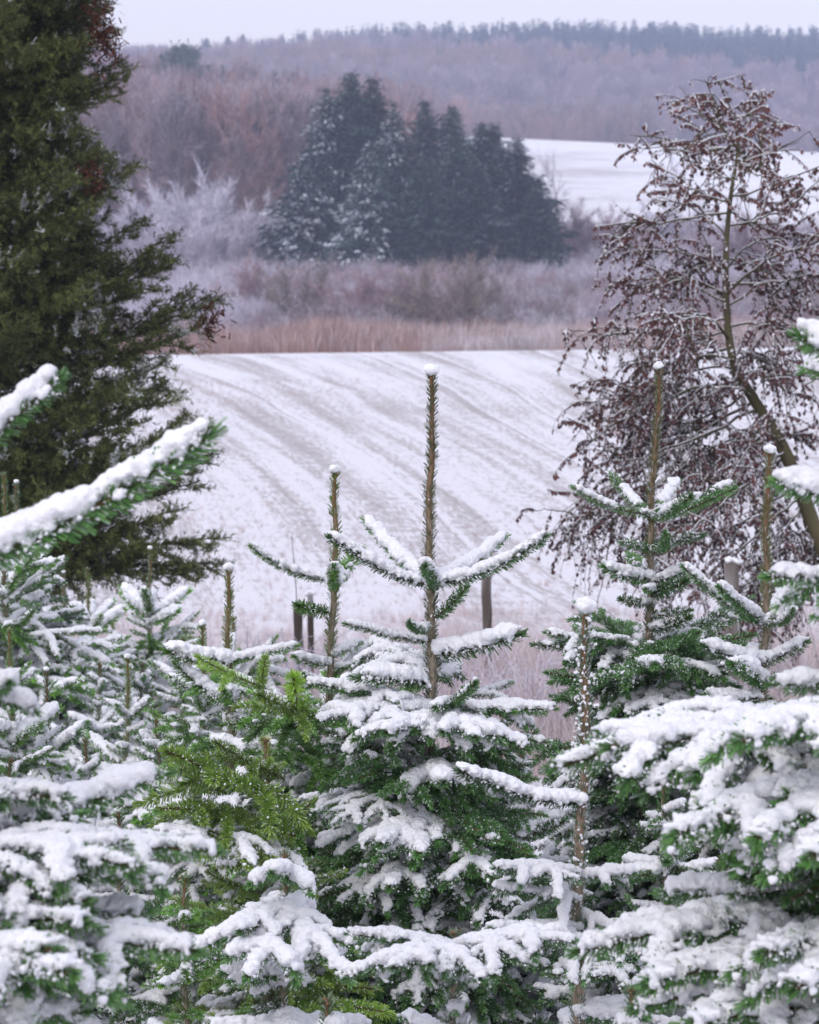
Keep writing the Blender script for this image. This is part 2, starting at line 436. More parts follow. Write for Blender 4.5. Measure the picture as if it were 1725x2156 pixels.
def crumbs_of(sh, rg, dens):
    C = []
    for P, _, lev in sh:
        n = int(len(P)*.035*dens*2.2); u = rg.random(n)*(len(P) - 1.001); i = u.astype(int)
        c = P[i] + (P[i+1] - P[i])*(u - i)[:, None] + rg.normal(size=(n, 3))*np.array([.006, .006, .007]); T = norm(P[-1] - P[0]); lat = norm(np.cross([0, 0, 1.], T))
        c = c + lat*(rg.choice([-1, 1], n)*rg.uniform(.004, .026, n))[:, None]; c[:, 2] += .002
        C.append(c)
    C = np.concatenate(C); return C, .0013 + .0027*rg.random(len(C))**3

LIB = {}
LLEN = {'stub': .18, 'shoot': .40, 'fork': .40, 'mid': .46, 'big': .66}
def build_lib():
    for kind, nv in (('stub', 4), ('shoot', 5), ('fork', 3), ('mid', 4), ('big', 5)):
        for v in range(nv):
            rg = np.random.default_rng(100*v + len(kind)*7 + 1)
            sh = shoots_of(kind, rg); g = Geo()
            for P, r, lev in sh:
                k = len(P); rad = np.linspace(r, r*.45 + .0008, k)
                V, F = tubes(P[None], rad[None], 5); g.add(V, F, 0 if lev == 0 else 1, .5 if lev else .3)
            for P, r, lev in sh:
                V, F, t, f_ = needle_set(P, rg, dens=2700 if kind in ('stub', 'shoot', 'fork') else 2500, ln=.0265, w=.0027)
                g.add(V, F, 1, t, f_)
            br = g.mesh('branch_' + kind, [M['bark_young'], M['needles']])
            C, R = snow_balls(sh, rg, 1, .0195 if kind in ('stub', 'shoot', 'fork') else .0160); heavy = blob_mesh('snow_heavy', C, R, .0036, M['snow'], crumbs=crumbs_of(sh, rg, 500))
            C, R = snow_balls(sh, rg, 1, .025 if kind in ('stub', 'shoot', 'fork') else .0215); load = blob_mesh('snow_load', C, R, .0038, M['snow'], crumbs=crumbs_of(sh, rg, 400))
            C, R = snow_balls(sh, rg, .5); light = blob_mesh('snow_light', C, R, .0045, M['snow'], crumbs=crumbs_of(sh, rg, 420))
            cv, cr = crumbs_of(sh, rg, 110); V, F = balls(cv, cr); dust = new_mesh('snow_dust', V, [(F, 0)], [M['snow']], smooth=True)
            LIB.setdefault(kind, []).append((br, {3: load, 2: heavy, 1: light, 0: dust}))
build_lib()

def put_branch(parent, origin, base, tip, kind, snow, color, rg, flip=None, roll=0.0, wid=1.0):
    """one branch with its own snow; base and tip are world points"""
    if kind == 'shoot' and np.linalg.norm(np.asarray(tip, float) - np.asarray(base, float)) < .25: kind = 'stub'
    br, sn = LIB[kind][int(rg.integers(len(LIB[kind])))]
    d = np.asarray(tip, float) - np.asarray(base, float); L = np.linalg.norm(d); x = d/L
    s = L/LLEN[kind]
    up = np.array([0, 0, 1.]); 
    if abs(x[2]) > .93: up = np.array([.3, -.6, .2])
    y = norm(np.cross(up, x)); z = np.cross(x, y)
    if roll:
        c_, s_ = math.cos(roll), math.sin(roll); y, z = y*c_ + z*s_, z*c_ - y*s_
    sy = max(.62, min(1.35, s))*wid if kind in ('stub', 'shoot',) else s*wid
    sz = max(.62, min(1.35, s))
    fl = (-1 if rg.random() < .5 else 1) if flip is None else flip
    Mx = Matrix(((x[0]*s, y[0]*sy*fl, z[0]*sz, base[0] - origin[0]), (x[1]*s, y[1]*sy*fl, z[1]*sz, base[1] - origin[1]), (x[2]*s, y[2]*sy*fl, z[2]*sz, base[2] - origin[2]), (0, 0, 0, 1)))
    o = link('branch', br, parent); o.matrix_local = Mx
    j = rg.uniform(.8, 1.2); o.color = (color[0]*j, color[1]*j, color[2]*j, 1)
    if snow >= 0:
        q = link('snow', sn[snow], o)
    return o

GREEN = (.13, .30, .055); DEEP = (.078, .195, .060); YELL = (.23, .37, .075); BLUE = (.085, .20, .085)

def fir(label, tip, D, leader=.45, rmax=.5, color=GREEN, snow=(0, .2, .5, .3), hero=None, whorls=True, start=None,
        group='young snow covered firs of the plantation', sub=.25, n_w=6, lean=0.0, zmin=-9, cap=True, stem=1.0, top_snow=None,
        seed=0, slope_top=32, slope_low=-24, nodeg=1.0, up_to=9, crust=False, lead_dens=1700, lead_tint=None, cap_s=1.0):
    rg = np.random.default_rng(int(abs(tip[0])*7 + tip[1] + seed))
    top = W(tip[0], tip[1], D); bx = top[0] + lean; g = Gf(bx, D); H = top[2] - g
    org = np.array([bx, D, g]); root = thing('fir_tree', org, label, 'fir tree', group)
    def at(z):     # trunk centre at height z (world)
        t = max(0., (z - g)/H); return np.array([bx + (top[0]-bx)*t**1.5, D, z])
    # trunk
    k = 26; zz = np.concatenate([np.linspace(g - .05, top[2] - leader, k), np.linspace(top[2] - leader + .03, top[2], 12)])
    P = np.array([at(z) for z in zz]) - org
    P[:, 0] += (.005*np.sin(zz*9 + seed*2.1) + .0025*np.sin(zz*31 + seed))*np.clip((top[2] - zz)*4 + .5, 0, 1) - .005*math.sin(top[2]*9 + seed*2.1)*.5; 
    dep = top[2] - zz; dep = np.maximum(dep, 0); R = (.0050 + .010*np.minimum(dep, .12)*.1/.12 + .0078*dep**.9)*stem*(1 if hero else .8)
    gm = Geo(); V, F = tubes(P[None], R[None], 9)
    gm.add(V, F, 0, np.repeat(np.clip(1 - dep/leader*.8, 0, .9), 9))
    # needles pressed to the stem
    sel = dep < 1.1
    Pn = P[sel]
    if len(Pn) > 3:
        V, F, t, f_ = needle_set(Pn, rg, off=R[sel], dens=lead_dens, ln=.0195, w=.0023, ang=(26, 54), frost=.35 if crust else .10, tipfan=False)
        gm.add(V, F, 1, t*.6, f_)
        n = 26; b0 = np.repeat(P[-1:], n, 0) + rg.normal(size=(n, 3))*.003; d = norm(rg.normal(size=(n, 3))*np.array([.6, .6, .25]) + np.array([0, 0, .55]))
        V, F = needles(b0, d, .017, .0024, rg); gm.add(V, F, 1, .5, .15)
        V, F = balls(P[-1] + rg.normal(size=(6, 3))*.0045, np.full(6, .0045), ICO1); gm.add(V, F, 0, .9)
    o = link('trunk', gm.mesh('trunk', [M['bark'], M['needles']], smooth=False), root); lt = lead_tint or (color[0]*1.0, color[1]*.72, color[2]*.9); o.color = (*lt, 1)
    if cap:
        C = P[-1] + norm(rg.normal(size=(110, 3)))*(rg.random((110, 1))**.4)*np.array([.0165, .0165, .012])*(1.35 if crust else (1 if hero else .65)) + np.array([0, 0, .019]); R_ = rg.uniform(.0055, .0105, 110)*(1 if hero else .75)*cap_s
        nC = int(60 if crust else 14)
        zi = rg.integers(max(0, len(P)-22), len(P), nC)
        me = blob_mesh('snow_cap', C, R_, .004, M['snow'], amp=(.0015, .001), freq=(60, 200), crumbs=(np.concatenate([P[zi] + rg.normal(size=(nC, 3))*.007]), rg.uniform(.0015, .0035, nC)))
        link('snow_cap', me, root)
    if crust:      # snow caught in the needles all the way down the stem
        n = 620; zi = rg.random(n)*.75; c = np.array([at(top[2] - d_) for d_ in zi]) - org + rg.normal(size=(n, 3))*np.array([.011, .011, .004])
        me = blob_mesh('snow', c, rg.uniform(.0022, .0052, n), .0032, M['snow'], amp=(.0008, .0005)); link('snow', me, root)
    def sn(): return int(rg.choice(4, p=np.array(snow)/sum(snow)))
    for h in (hero or []):
        (ax, ay, aD), (tx, ty, tD), kind, s_ = h[:4]
        kw = h[4] if len(h) > 4 else {}
        put_branch(root, org, W(ax, ay, aD), W(tx, ty, tD), kind, s_, color, rg, **kw)
    if whorls:
        d = leader if start is None else start
        w = 0
        az0 = rg.uniform(0, 6.28)
        while top[2] - d > max(g + .10, zmin):
            nb = n_w + int(rg.integers(-1, 2)) + (1 if (d - leader) > .5 else 0); az0 += rg.uniform(.3, .9)
            age = (d - leader)
            l = min(rmax, leader*.62 + age*.52)
            pitch = math.radians(np.interp(age, [0, .35, .9, 1.6], [slope_top, min(18, slope_top), -6, slope_low]))
            for i in range(nb):
                az = az0 + i*2*math.pi/nb + rg.normal()*.16
                ll = l*rg.uniform(.78, 1.1); pt = pitch + rg.normal()*.17
                z = top[2] - d + rg.normal()*.015
                b0 = at(z); dr = np.array([math.cos(az)*math.cos(pt), math.sin(az)*math.cos(pt), math.sin(pt)])
                kind = 'shoot' if ll < .26 else ('fork' if age < .12 else ('mid' if ll < .42 else 'big'))
                if kind == 'shoot' and age > .3: kind = 'fork'
                put_branch(root, org, b0, b0 + dr*ll, kind, sn() if top_snow is None or age > .1 else top_snow, color, rg)
            gap = rg.uniform(.115, .16)*min(1, nodeg) if age > .45 else (rg.uniform(.15, .2)*nodeg if age > .2 else rg.uniform(.18, .25)*nodeg)
            # short shoots between the whorls
            for i in range(int(rg.integers(2, 5))):
                az = rg.uniform(0, 6.28); z = top[2] - d - gap*rg.uniform(.25, .8); b0 = at(z)
                ll = min(l*.6, rg.uniform(.10, .2) + age*.22); pt = pitch*.5 + rg.normal()*.2
                dr = np.array([math.cos(az)*math.cos(pt), math.sin(az)*math.cos(pt), math.sin(pt)])
                put_branch(root, org, b0, b0 + dr*ll, 'shoot' if ll < .2 else 'fork', sn(), color, rg)
            d += gap; w += 1
    return root

HV = (0, .0, .35, .65); MD = (.1, .3, .4, .2); LT = (.45, .4, .15, 0); NO = (.9, .1, 0, 0)
# ---- A: tall fir in the middle
A = 8.2
fir('tall middle fir, its bare leader standing highest above a five armed snowy whorl', (908, 792), A, leader=.575, rmax=.37, color=DEEP, lead_tint=(.11, .13, .06),
    snow=(.5, .3, .2, 0), start=1.12, seed=3, n_w=7, zmin=-9, slope_top=20, nodeg=.62, hero=[
    ((900, 1232, A), (690, 1130, A-.1), 'shoot', 2, {'wid': 1.1}), ((900, 1225, A), (800, 1098, A+.32), 'shoot', 2),
    ((916, 1225, A), (1036, 1132, A+.30), 'shoot', 2), ((918, 1232, A), (1148, 1132, A-.12), 'shoot', 2, {'wid': 1.1}),
    ((910, 1238, A), (915, 1190, A-.33), 'shoot', 2), ((918, 1300, A), (984, 1236, A-.1), 'shoot', 0), ((900, 1318, A), (866, 1312, A-.25), 'shoot', 1),
    ((896, 1352, A), (738, 1318, A-.12), 'shoot', 2), ((922, 1378, A), (1088, 1340, A-.08), 'shoot', 2), ((900, 1440, A), (752, 1425, A-.1), 'shoot', 2),
    ((915, 1420, A), (975, 1400, A+.3), 'shoot', 2), ((905, 1425, A), (770, 1350, A+.38), 'mid', 2), ((905, 1380, A), (905, 1345, A+.25), 'shoot', 1),
    # the snow laden second whorl
    ((905, 1490, A), (650, 1440, A-.05), 'mid', 3), ((905, 1500, A), (672, 1520, A-.25), 'mid', 3), ((908, 1500, A), (1080, 1440, A+.1), 'mid', 2),
    ((908, 1505, A), (1160, 1495, A-.15), 'mid', 3), ((905, 1500, A), (1000, 1440, A-.3), 'fork', 1), ((905, 1520, A), (830, 1545, A-.42), 'mid', 3),
    ((905, 1515, A), (1010, 1555, A-.4), 'mid', 3), ((905, 1540, A), (1165, 1565, A-.1), 'mid', 1), ((903, 1560, A), (690, 1585, A-.1), 'mid', 2),
    ((903, 1600, A), (745, 1640, A-.25), 'mid', 0), ((903, 1640, A), (1130, 1640, A-.1), 'mid', 0), ((903, 1620, A), (925, 1650, A-.4), 'fork', 3),
    ((900, 1660, A), (700, 1740, A-.3), 'big', 2), ((900, 1700, A), (680, 1790, A-.25), 'big', 3), ((900, 1700, A), (820, 1780, A-.42), 'mid', 3),
    ((900, 1720, A), (900, 1800, A-.45), 'mid', 1), ((900, 1720, A), (1145, 1720, A-.1), 'big', 0), ((900, 1750, A), (1120, 1790, A-.25), 'big', 0),
    ((900, 1770, A), (1060, 1850, A-.4), 'mid', 1), ((900, 1770, A), (800, 1870, A-.4), 'mid', 2), ((900, 1820, A), (700, 1900, A-.3), 'big', 2),
    ((900, 1850, A), (1080, 1900, A-.3), 'big', 0), ((900, 1700, A), (1010, 1790, A-.35), 'mid', 0), ((900, 1680, A), (1000, 1660, A-.3), 'mid', 0)])
# ---- B: left of A, greener leader
B = 8.7
fir('slim fir left of the middle one, with one long snowy arm to the left', (705, 1000), B, leader=.33, cap_s=.6, lead_dens=1500, lead_tint=(.16, .24, .05), rmax=.40, color=GREEN, snow=(.35, .3, .25, .1),
    start=.78, seed=5, n_w=7, nodeg=.75, lean=-.03, hero=[
    ((688, 1224, B), (527, 1152, B-.1), 'shoot', 2), ((700, 1228, B), (745, 1160, B+.2), 'shoot', 1), ((700, 1232, B), (708, 1195, B-.3), 'shoot', 2),
    ((690, 1288, B), (614, 1274, B-.15), 'shoot', 0), ((696, 1380, B), (752, 1355, B+.1), 'shoot', 2), ((690, 1400, B), (628, 1385, B-.1), 'shoot', 2),
    ((694, 1410, B), (850, 1385, B+.1), 'fork', 2), ((694, 1430, B), (800, 1345, B+.2), 'fork', 1), ((690, 1440, B), (640, 1420, B-.2), 'fork', 2)])
# ---- C, D
fir('fir with a thin upright leader above yellow green bare shoots, left of the fence posts', (483, 1205), 9.4, leader=.30, cap_s=.6, lead_tint=(.16, .2, .05), rmax=.42, color=GREEN, snow=(.1, .25, .4, .25), start=.42, seed=2, hero=[
    ((482, 1392, 9.4), (348, 1372, 9.3), 'shoot', 2), ((482, 1395, 9.4), (622, 1360, 9.3), 'shoot', 3), ((482, 1392, 9.4), (468, 1345, 9.7), 'shoot', 2),
    ((484, 1395, 9.4), (545, 1375, 9.7), 'shoot', 1)])
fir('stubby fir leader with a round snow cap, left of the thin upright leader', (426, 1322), 10.2, leader=.27, rmax=.5, color=GREEN, snow=MD, seed=8)
fir('yellow green fir almost free of snow in front of the slim fir', (560, 1560), 7.9, leader=.10, rmax=.50, color=YELL, snow=(.5, .4, .1, 0), seed=4, cap=False, n_w=7, nodeg=.75, hero=[
    ((560, 1450, 7.9), (408, 1380, 7.8), 'fork', 0), ((545, 1450, 7.9), (560, 1385, 7.8), 'shoot', 0), ((690, 1520, 8.2), (525, 1460, 7.9), 'fork', 0),
    ((640, 1500, 8.1), (600, 1425, 7.9), 'shoot', 0), ((600, 1700, 7.9), (330, 1580, 7.5), 'mid', 0), ((600, 1640, 7.9), (440, 1560, 7.7), 'fork', 0),
    ((620, 1760, 7.9), (320, 1700, 7.5), 'big', 0), ((620, 1800, 7.9), (340, 1780, 7.4), 'big', 1)])
# ---- E, F, G on the right
E = 9.3
fir('tall fir right of the middle, long leader, little snow on its green whorls', (1388, 782), E, leader=.47, cap_s=.5, lead_tint=(.16, .17, .06), rmax=.38, color=DEEP, snow=(.45, .35, .2, 0), start=.93, seed=6, lean=-.05, n_w=7, nodeg=.8, hero=[
    ((1375, 1085, E), (1217, 1030, E-.1), 'shoot', 1), ((1375, 1080, E), (1275, 1000, E+.3), 'shoot', 1), ((1378, 1085, E), (1548, 1018, E+.1), 'shoot', 1), ((1378, 1085, E), (1552, 1028, E-.2), 'shoot', 0),
    ((1378, 1080, E), (1400, 1015, E+.35), 'shoot', 1), ((1378, 1085, E), (1442, 1045, E-.35), 'shoot', 1), ((1378, 1155, E), (1480, 1125, E-.1), 'shoot', 1), ((1375, 1158, E), (1308, 1142, E-.1), 'shoot', 1),
    ((1378, 1150, E), (1425, 1125, E-.3), 'shoot', 0), ((1374, 1218, E), (1272, 1195, E-.1), 'shoot', 2), ((1374, 1200, E), (1325, 1170, E+.2), 'shoot', 1), ((1376, 1222, E), (1450, 1200, E-.1), 'shoot', 2), ((1376, 1250, E), (1430, 1225, E-.2), 'shoot', 0),
    ((1372, 1270, E), (1308, 1262, E-.1), 'shoot', 1), ((1372, 1240, E), (1372, 1240, E-.25), 'shoot', 1), ((1376, 1300, E), (1448, 1285, E-.1), 'shoot', 1), ((1376, 1325, E), (1450, 1300, E-.15), 'shoot', 1),
    ((1372, 1390, E), (1130, 1360, E-.1), 'mid', 1), ((1372, 1400, E), (1200, 1320, E+.3), 'mid', 1), ((1374, 1400, E), (1540, 1370, E-.1), 'mid', 1), ((1374, 1420, E), (1560, 1400, E-.2), 'mid', 1), ((1372, 1425, E), (1372, 1400, E-.45), 'mid', 1),
    ((1372, 1440, E), (1250, 1440, E-.3), 'mid', 0), ((1372, 1400, E), (1270, 1300, E+.1), 'fork', 0)])
Fd = 9.0
fir('fir at the right with a long snowy left arm, standing before the grey post', (1622, 958), Fd, leader=.50, cap_s=.75, lead_tint=(.14, .15, .06), rmax=.33, color=DEEP, snow=(.2, .4, .4, 0), start=1.0, seed=9, lean=-.03, nodeg=1.1, n_w=5, hero=[
    ((1605, 1312, Fd), (1445, 1195, Fd-.1), 'shoot', 2), ((1605, 1310, Fd), (1500, 1235, Fd-.25), 'shoot', 2), ((1608, 1312, Fd), (1692, 1262, Fd-.1), 'shoot', 2), ((1608, 1310, Fd), (1690, 1285, Fd-.25), 'shoot', 1), ((1608, 1305, Fd), (1628, 1245, Fd+.3), 'shoot', 1),
    ((1604, 1395, Fd), (1492, 1365, Fd-.1), 'shoot', 2), ((1606, 1396, Fd), (1692, 1355, Fd-.1), 'shoot', 2), ((1604, 1380, Fd), (1520, 1350, Fd+.2), 'shoot', 1),
    ((1602, 1470, Fd), (1490, 1465, Fd-.1), 'shoot', 2), ((1604, 1450, Fd), (1640, 1420, Fd-.1), 'shoot', 1), ((1604, 1490, Fd), (1690, 1480, Fd-.1), 'shoot', 1), ((1602, 1440, Fd), (1548, 1400, Fd-.2), 'shoot', 2)])
Gd = 6.9
fir('nearly bare fir stem crusted with snow, a round snow cap on top', (1232, 1290), Gd, leader=.62, rmax=.27, color=BLUE, snow=(0, .1, .5, .4), start=.80, seed=12, crust=True, stem=1.15, lean=-.02, n_w=4, nodeg=1.3, slope_top=-4, hero=[
    ((1222, 1690, Gd), (960, 1620, Gd-.1), 'shoot', 3, {'wid': 1.5}), ((1222, 1840, Gd), (1050, 1830, Gd-.15), 'mid', 3), ((1222, 1900, Gd), (1032, 1870, Gd-.1), 'mid', 3), ((1225, 1850, Gd), (1340, 1840, Gd-.1), 'fork', 3),
    ((1222, 1960, Gd), (1040, 1960, Gd-.2), 'mid', 3), ((1225, 1930, Gd), (1290, 1960, Gd-.1), 'fork', 3)])
fir('dark green fir in the gap right of the crusted stem, carrying patches of snow', (1400, 1625), 7.9, leader=.12, rmax=.42, color=DEEP, snow=(.25, .3, .3, .15), seed=3, cap=False, n_w=7, nodeg=.8, slope_top=10)
fir('low fir with round snow pillows under the large snowy boughs at right', (1520, 1810), 7.3, leader=.12, rmax=.45, color=DEEP, snow=(.1, .2, .4, .3), seed=5, cap=False, n_w=7, nodeg=.8, slope_top=10)
# ---- J: nearer snow laden trees along the bottom
fir('snow laden fir with drooping white boughs at the bottom, left of the middle fir', (600, 1800), 6.9, leader=.12, rmax=.46, color=DEEP, snow=(.05, .1, .35, .5), seed=7, cap=False, n_w=8, nodeg=.75, slope_top=-12, hero=[
    ((640, 1900, 6.9), (490, 1960, 6.6), 'mid', 3), ((640, 1900, 6.9), (530, 2060, 6.5), 'mid', 3), ((620, 1850, 6.9), (580, 1840, 6.6), 'fork', 3)])
fir('flat topped fir at the bottom centre under broad mounds of snow', (960, 1968), 6.2, leader=.08, rmax=.44, color=BLUE, snow=(0, .05, .35, .6), seed=7, cap=False, n_w=8, nodeg=.75, slope_top=2, hero=[
    ((960, 2000, 6.2), (740, 1970, 6.1), 'mid', 3), ((960, 2000, 6.2), (1205, 1985, 6.0), 'mid', 3), ((960, 2010, 6.2), (820, 2040, 5.9), 'mid', 3)])
fir('green fir with pale new tips low on the left, beside the snow laden one', (390, 1850), 7.2, leader=.10, rmax=.42, color=GREEN, snow=(.55, .35, .1, 0), seed=7, cap=False, n_w=8, nodeg=.75, slope_top=5)
fir('white mounded fir at the lower edge, left of the big right hand boughs', (1330, 2085), 5.7, leader=.08, rmax=.42, color=DEEP, snow=(0, .1, .3, .6), seed=7, cap=False, n_w=8, nodeg=.75, slope_top=-5)
fir('snow mound fir peeping over the lower edge left of centre', (690, 2110), 5.8, leader=.08, rmax=.42, color=DEEP, snow=(0, .1, .3, .6), seed=17, cap=False, n_w=8, nodeg=.75, slope_top=-15)

# ---- K: rows of smaller firs behind, at the left
rows = [
 ('distant fir left of the fence posts whose two snowy arms spread in a V', (316, 1160), 15.5, .36, GREEN, MD),
 ('fir with a straight snow dusted leader in front of the big dark tree', (184, 1200), 15.0, .34, GREEN, HV),
 ('thin leadered fir between the two taller ones at left', (133, 1210), 17.0, .34, BLUE, HV),
 ('fir with an upright snowy leader near the left edge', (70, 1160), 14.0, .42, GREEN, HV),
 ('very slender fir leader at the extreme left edge behind the white bough', (8, 1000), 13.0, .55, GREEN, MD),
 ('slender snow speckled leader beside the one at the left edge', (34, 1022), 13.5, .5, BLUE, MD),
 ('small distant fir with a cap of snow under the big dark tree', (236, 1308), 16.0, .22, GREEN, HV),
 ('near left edge fir with one long upright green arm', (20, 1330), 11.0, .20, GREEN, MD),
 ('fir with a brown leader and snowy arms in the left rows', (98, 1418), 11.6, .33, DEEP, HV),
 ('fir with a green leader capped by a snow ball in the left rows', (268, 1392), 10.9, .21, GREEN, HV),
 ('small fir behind with a pale snowy leader left of the yellow green shoots', (386, 1345), 12.8, .27, GREEN, HV),
 ('tiny leader poking up just right of the thin upright leader', (491, 1305), 12.5, .25, GREEN, MD),
 ('white fir low in the left rows behind the near boughs', (180, 1560), 9.6, .12, DEEP, HV),
 ('snowy fir filling the row behind the yellow green one', (330, 1500), 9.9, .12, DEEP, HV),
 ('snow buried fir at the left edge below the rows', (20, 1600), 9.0, .12, DEEP, HV),
 ('dark fir under snow between the left boughs and the green one', (250, 1720), 8.0, .12, DEEP, MD),
 ('dark based snowy fir in the far left row', (300, 1400), 13.6, .1, BLUE, HV),
 ('bluish snowy fir in the far row under the dark tree', (120, 1330), 13.0, .1, BLUE, HV),
 ('distant fir clothed in snow behind the left rows', (210, 1400), 12.4, .1, BLUE, HV),
 ('distant white fir near the left edge of the rows', (50, 1290), 15.5, .1, BLUE, HV),
 ('snowy fir tucked behind the thin upright leader', (430, 1440), 11.2, .1, DEEP, HV),
 ('snowy fir close behind the slim fir and below the fence posts', (610, 1480), 9.9, .1, DEEP, HV),
 ('low snowy fir at the right edge of the middle fir', (1100, 1560), 8.9, .1, DEEP, (.1, .2, .4, .3)),
 ('frosted low fir seen through the gap beside the crusted stem', (1165, 1760), 10.5, .1, BLUE, (.3, .4, .2, .1)),
 ('snowy fir below the right hand whorls behind the big boughs', (1590, 1530), 8.6, .1, DEEP, MD),
 ('leafy green fir top behind the snow crusted stem', (1290, 1330), 10.6, .1, DEEP, (.4, .4, .2, 0)),
 ('low snowy fir in the gap left of the right hand tall fir', (1300, 1540), 9.9, .1, BLUE, (.2, .3, .4, .1)),
]
for i, (lab, tip, D, ld, c_, s_) in enumerate(rows):
    fir(lab, tip, D, leader=ld, rmax=.62 if tip[0] < 500 else .36, color=c_, snow=s_, seed=20 + i, cap=ld > .15 and i % 3 != 1, cap_s=.8, n_w=6, nodeg=1.05)

# ---- H, I: out of focus boughs near the camera, each on its own tree standing outside the frame
def near_fir(label, x, D, ztop, boughs, color):
    g = Gf(x, D); org = np.array([x, D, g]); root = thing('fir_tree', org, label, 'fir tree', 'near firs framing the view')
    zz = np.linspace(g - .05, ztop, 30); P = np.stack([np.full(30, 0.), np.zeros(30), zz - g], 1); R = .006 + .011*(ztop - zz)
    gm = Geo(); V, F = tubes(P[None], R[None], 9); gm.add(V, F, 0, .1)
    link('trunk', gm.mesh('trunk', [M['bark']], smooth=True), root)
    rg = np.random.default_rng(int(D*100))
    for b_, t_, kind, s_ in boughs:
        put_branch(root, org, W(*b_), W(*t_), kind, s_, color, rg)
    return root
H = 4.4; hx = -330
near_fir('near fir at the left edge reaching thick white boughs into the picture', GX(hx, H), H, W(hx, 300, H)[2], [
    ((hx, 1260, H), (436, 925, H-.1), 'shoot', 2), ((hx, 1130, H), (118, 800, H), 'shoot', 3), ((-60, 1500, H), (30, 1440, H-.2), 'fork', 3),
    ((hx, 1700, H), (145, 1680, H-.1), 'mid', 2), ((hx, 1900, H+.1), (345, 1640, H+.2), 'mid', 2), ((hx, 1840, H), (440, 1800, H-.1), 'big', 2), ((hx, 1860, H), (280, 1830, H-.3), 'big', 2),
    ((hx, 1900, H), (215, 1890, H-.3), 'big', 2), ((hx, 1800, H), (120, 1760, H+.2), 'mid', 2), ((hx, 1990, H), (140, 1950, H-.4), 'big', 2), ((hx, 2060, H), (398, 2010, H-.3), 'big', 2),
    ((hx, 2080, H), (200, 2040, H-.5), 'big', 2), ((hx, 2200, H), (150, 2140, H-.2), 'mid', 2), ((hx, 2100, H), (60, 2010, H-.5), 'big', 2), ((hx, 1640, H), (-10, 1620, H), 'mid', 2)], DEEP)
I = 4.9; ix = 2080
near_fir('near fir at the right edge with heavy snow piled on its wide boughs', GX(ix, I), I, W(ix, 400, I)[2], [
    ((ix, 900, I), (1662, 705, I-.1), 'fork', 3), ((ix, 1060, I), (1638, 1020, I-.1), 'fork', 3), ((ix, 1250, I), (1608, 1210, I-.1), 'mid', 2), ((ix, 1450, I), (1640, 1445, I-.1), 'mid', 2),
    ((ix, 1560, I), (1175, 1620, I-.15), 'big', 2), ((ix, 1560, I), (1370, 1530, I+.2), 'big', 2), ((ix, 1600, I), (1300, 1580, I-.2), 'big', 2), ((ix, 1600, I), (1385, 1750, I-.4), 'big', 2), ((ix, 1620, I), (1545, 1760, I-.5), 'big', 2),
    ((ix, 1560, I), (1540, 1560, I-.5), 'big', 2), ((ix, 1700, I), (1650, 1800, I-.6), 'big', 2), ((ix, 1900, I), (1540, 1880, I-.1), 'big', 2), ((ix, 1950, I), (1225, 2010, I-.2), 'big', 2), ((ix, 2000, I), (1400, 2080, I-.4), 'big', 2),
    ((ix, 2000, I), (1560, 2000, I-.5), 'big', 2), ((ix, 2100, I), (1350, 2130, I-.3), 'big', 2), ((ix, 2130, I), (1500, 2170, I-.5), 'big', 2), ((ix, 1800, I), (1690, 1900, I-.4), 'big', 0), ((ix, 1760, I), (1600, 1850, I-.3), 'mid', 0),
    ((ix, 1900, I), (1720, 1990, I-.5), 'big', 0), ((ix, 2050, I), (1650, 2080, I-.6), 'big', 2)], DEEP)
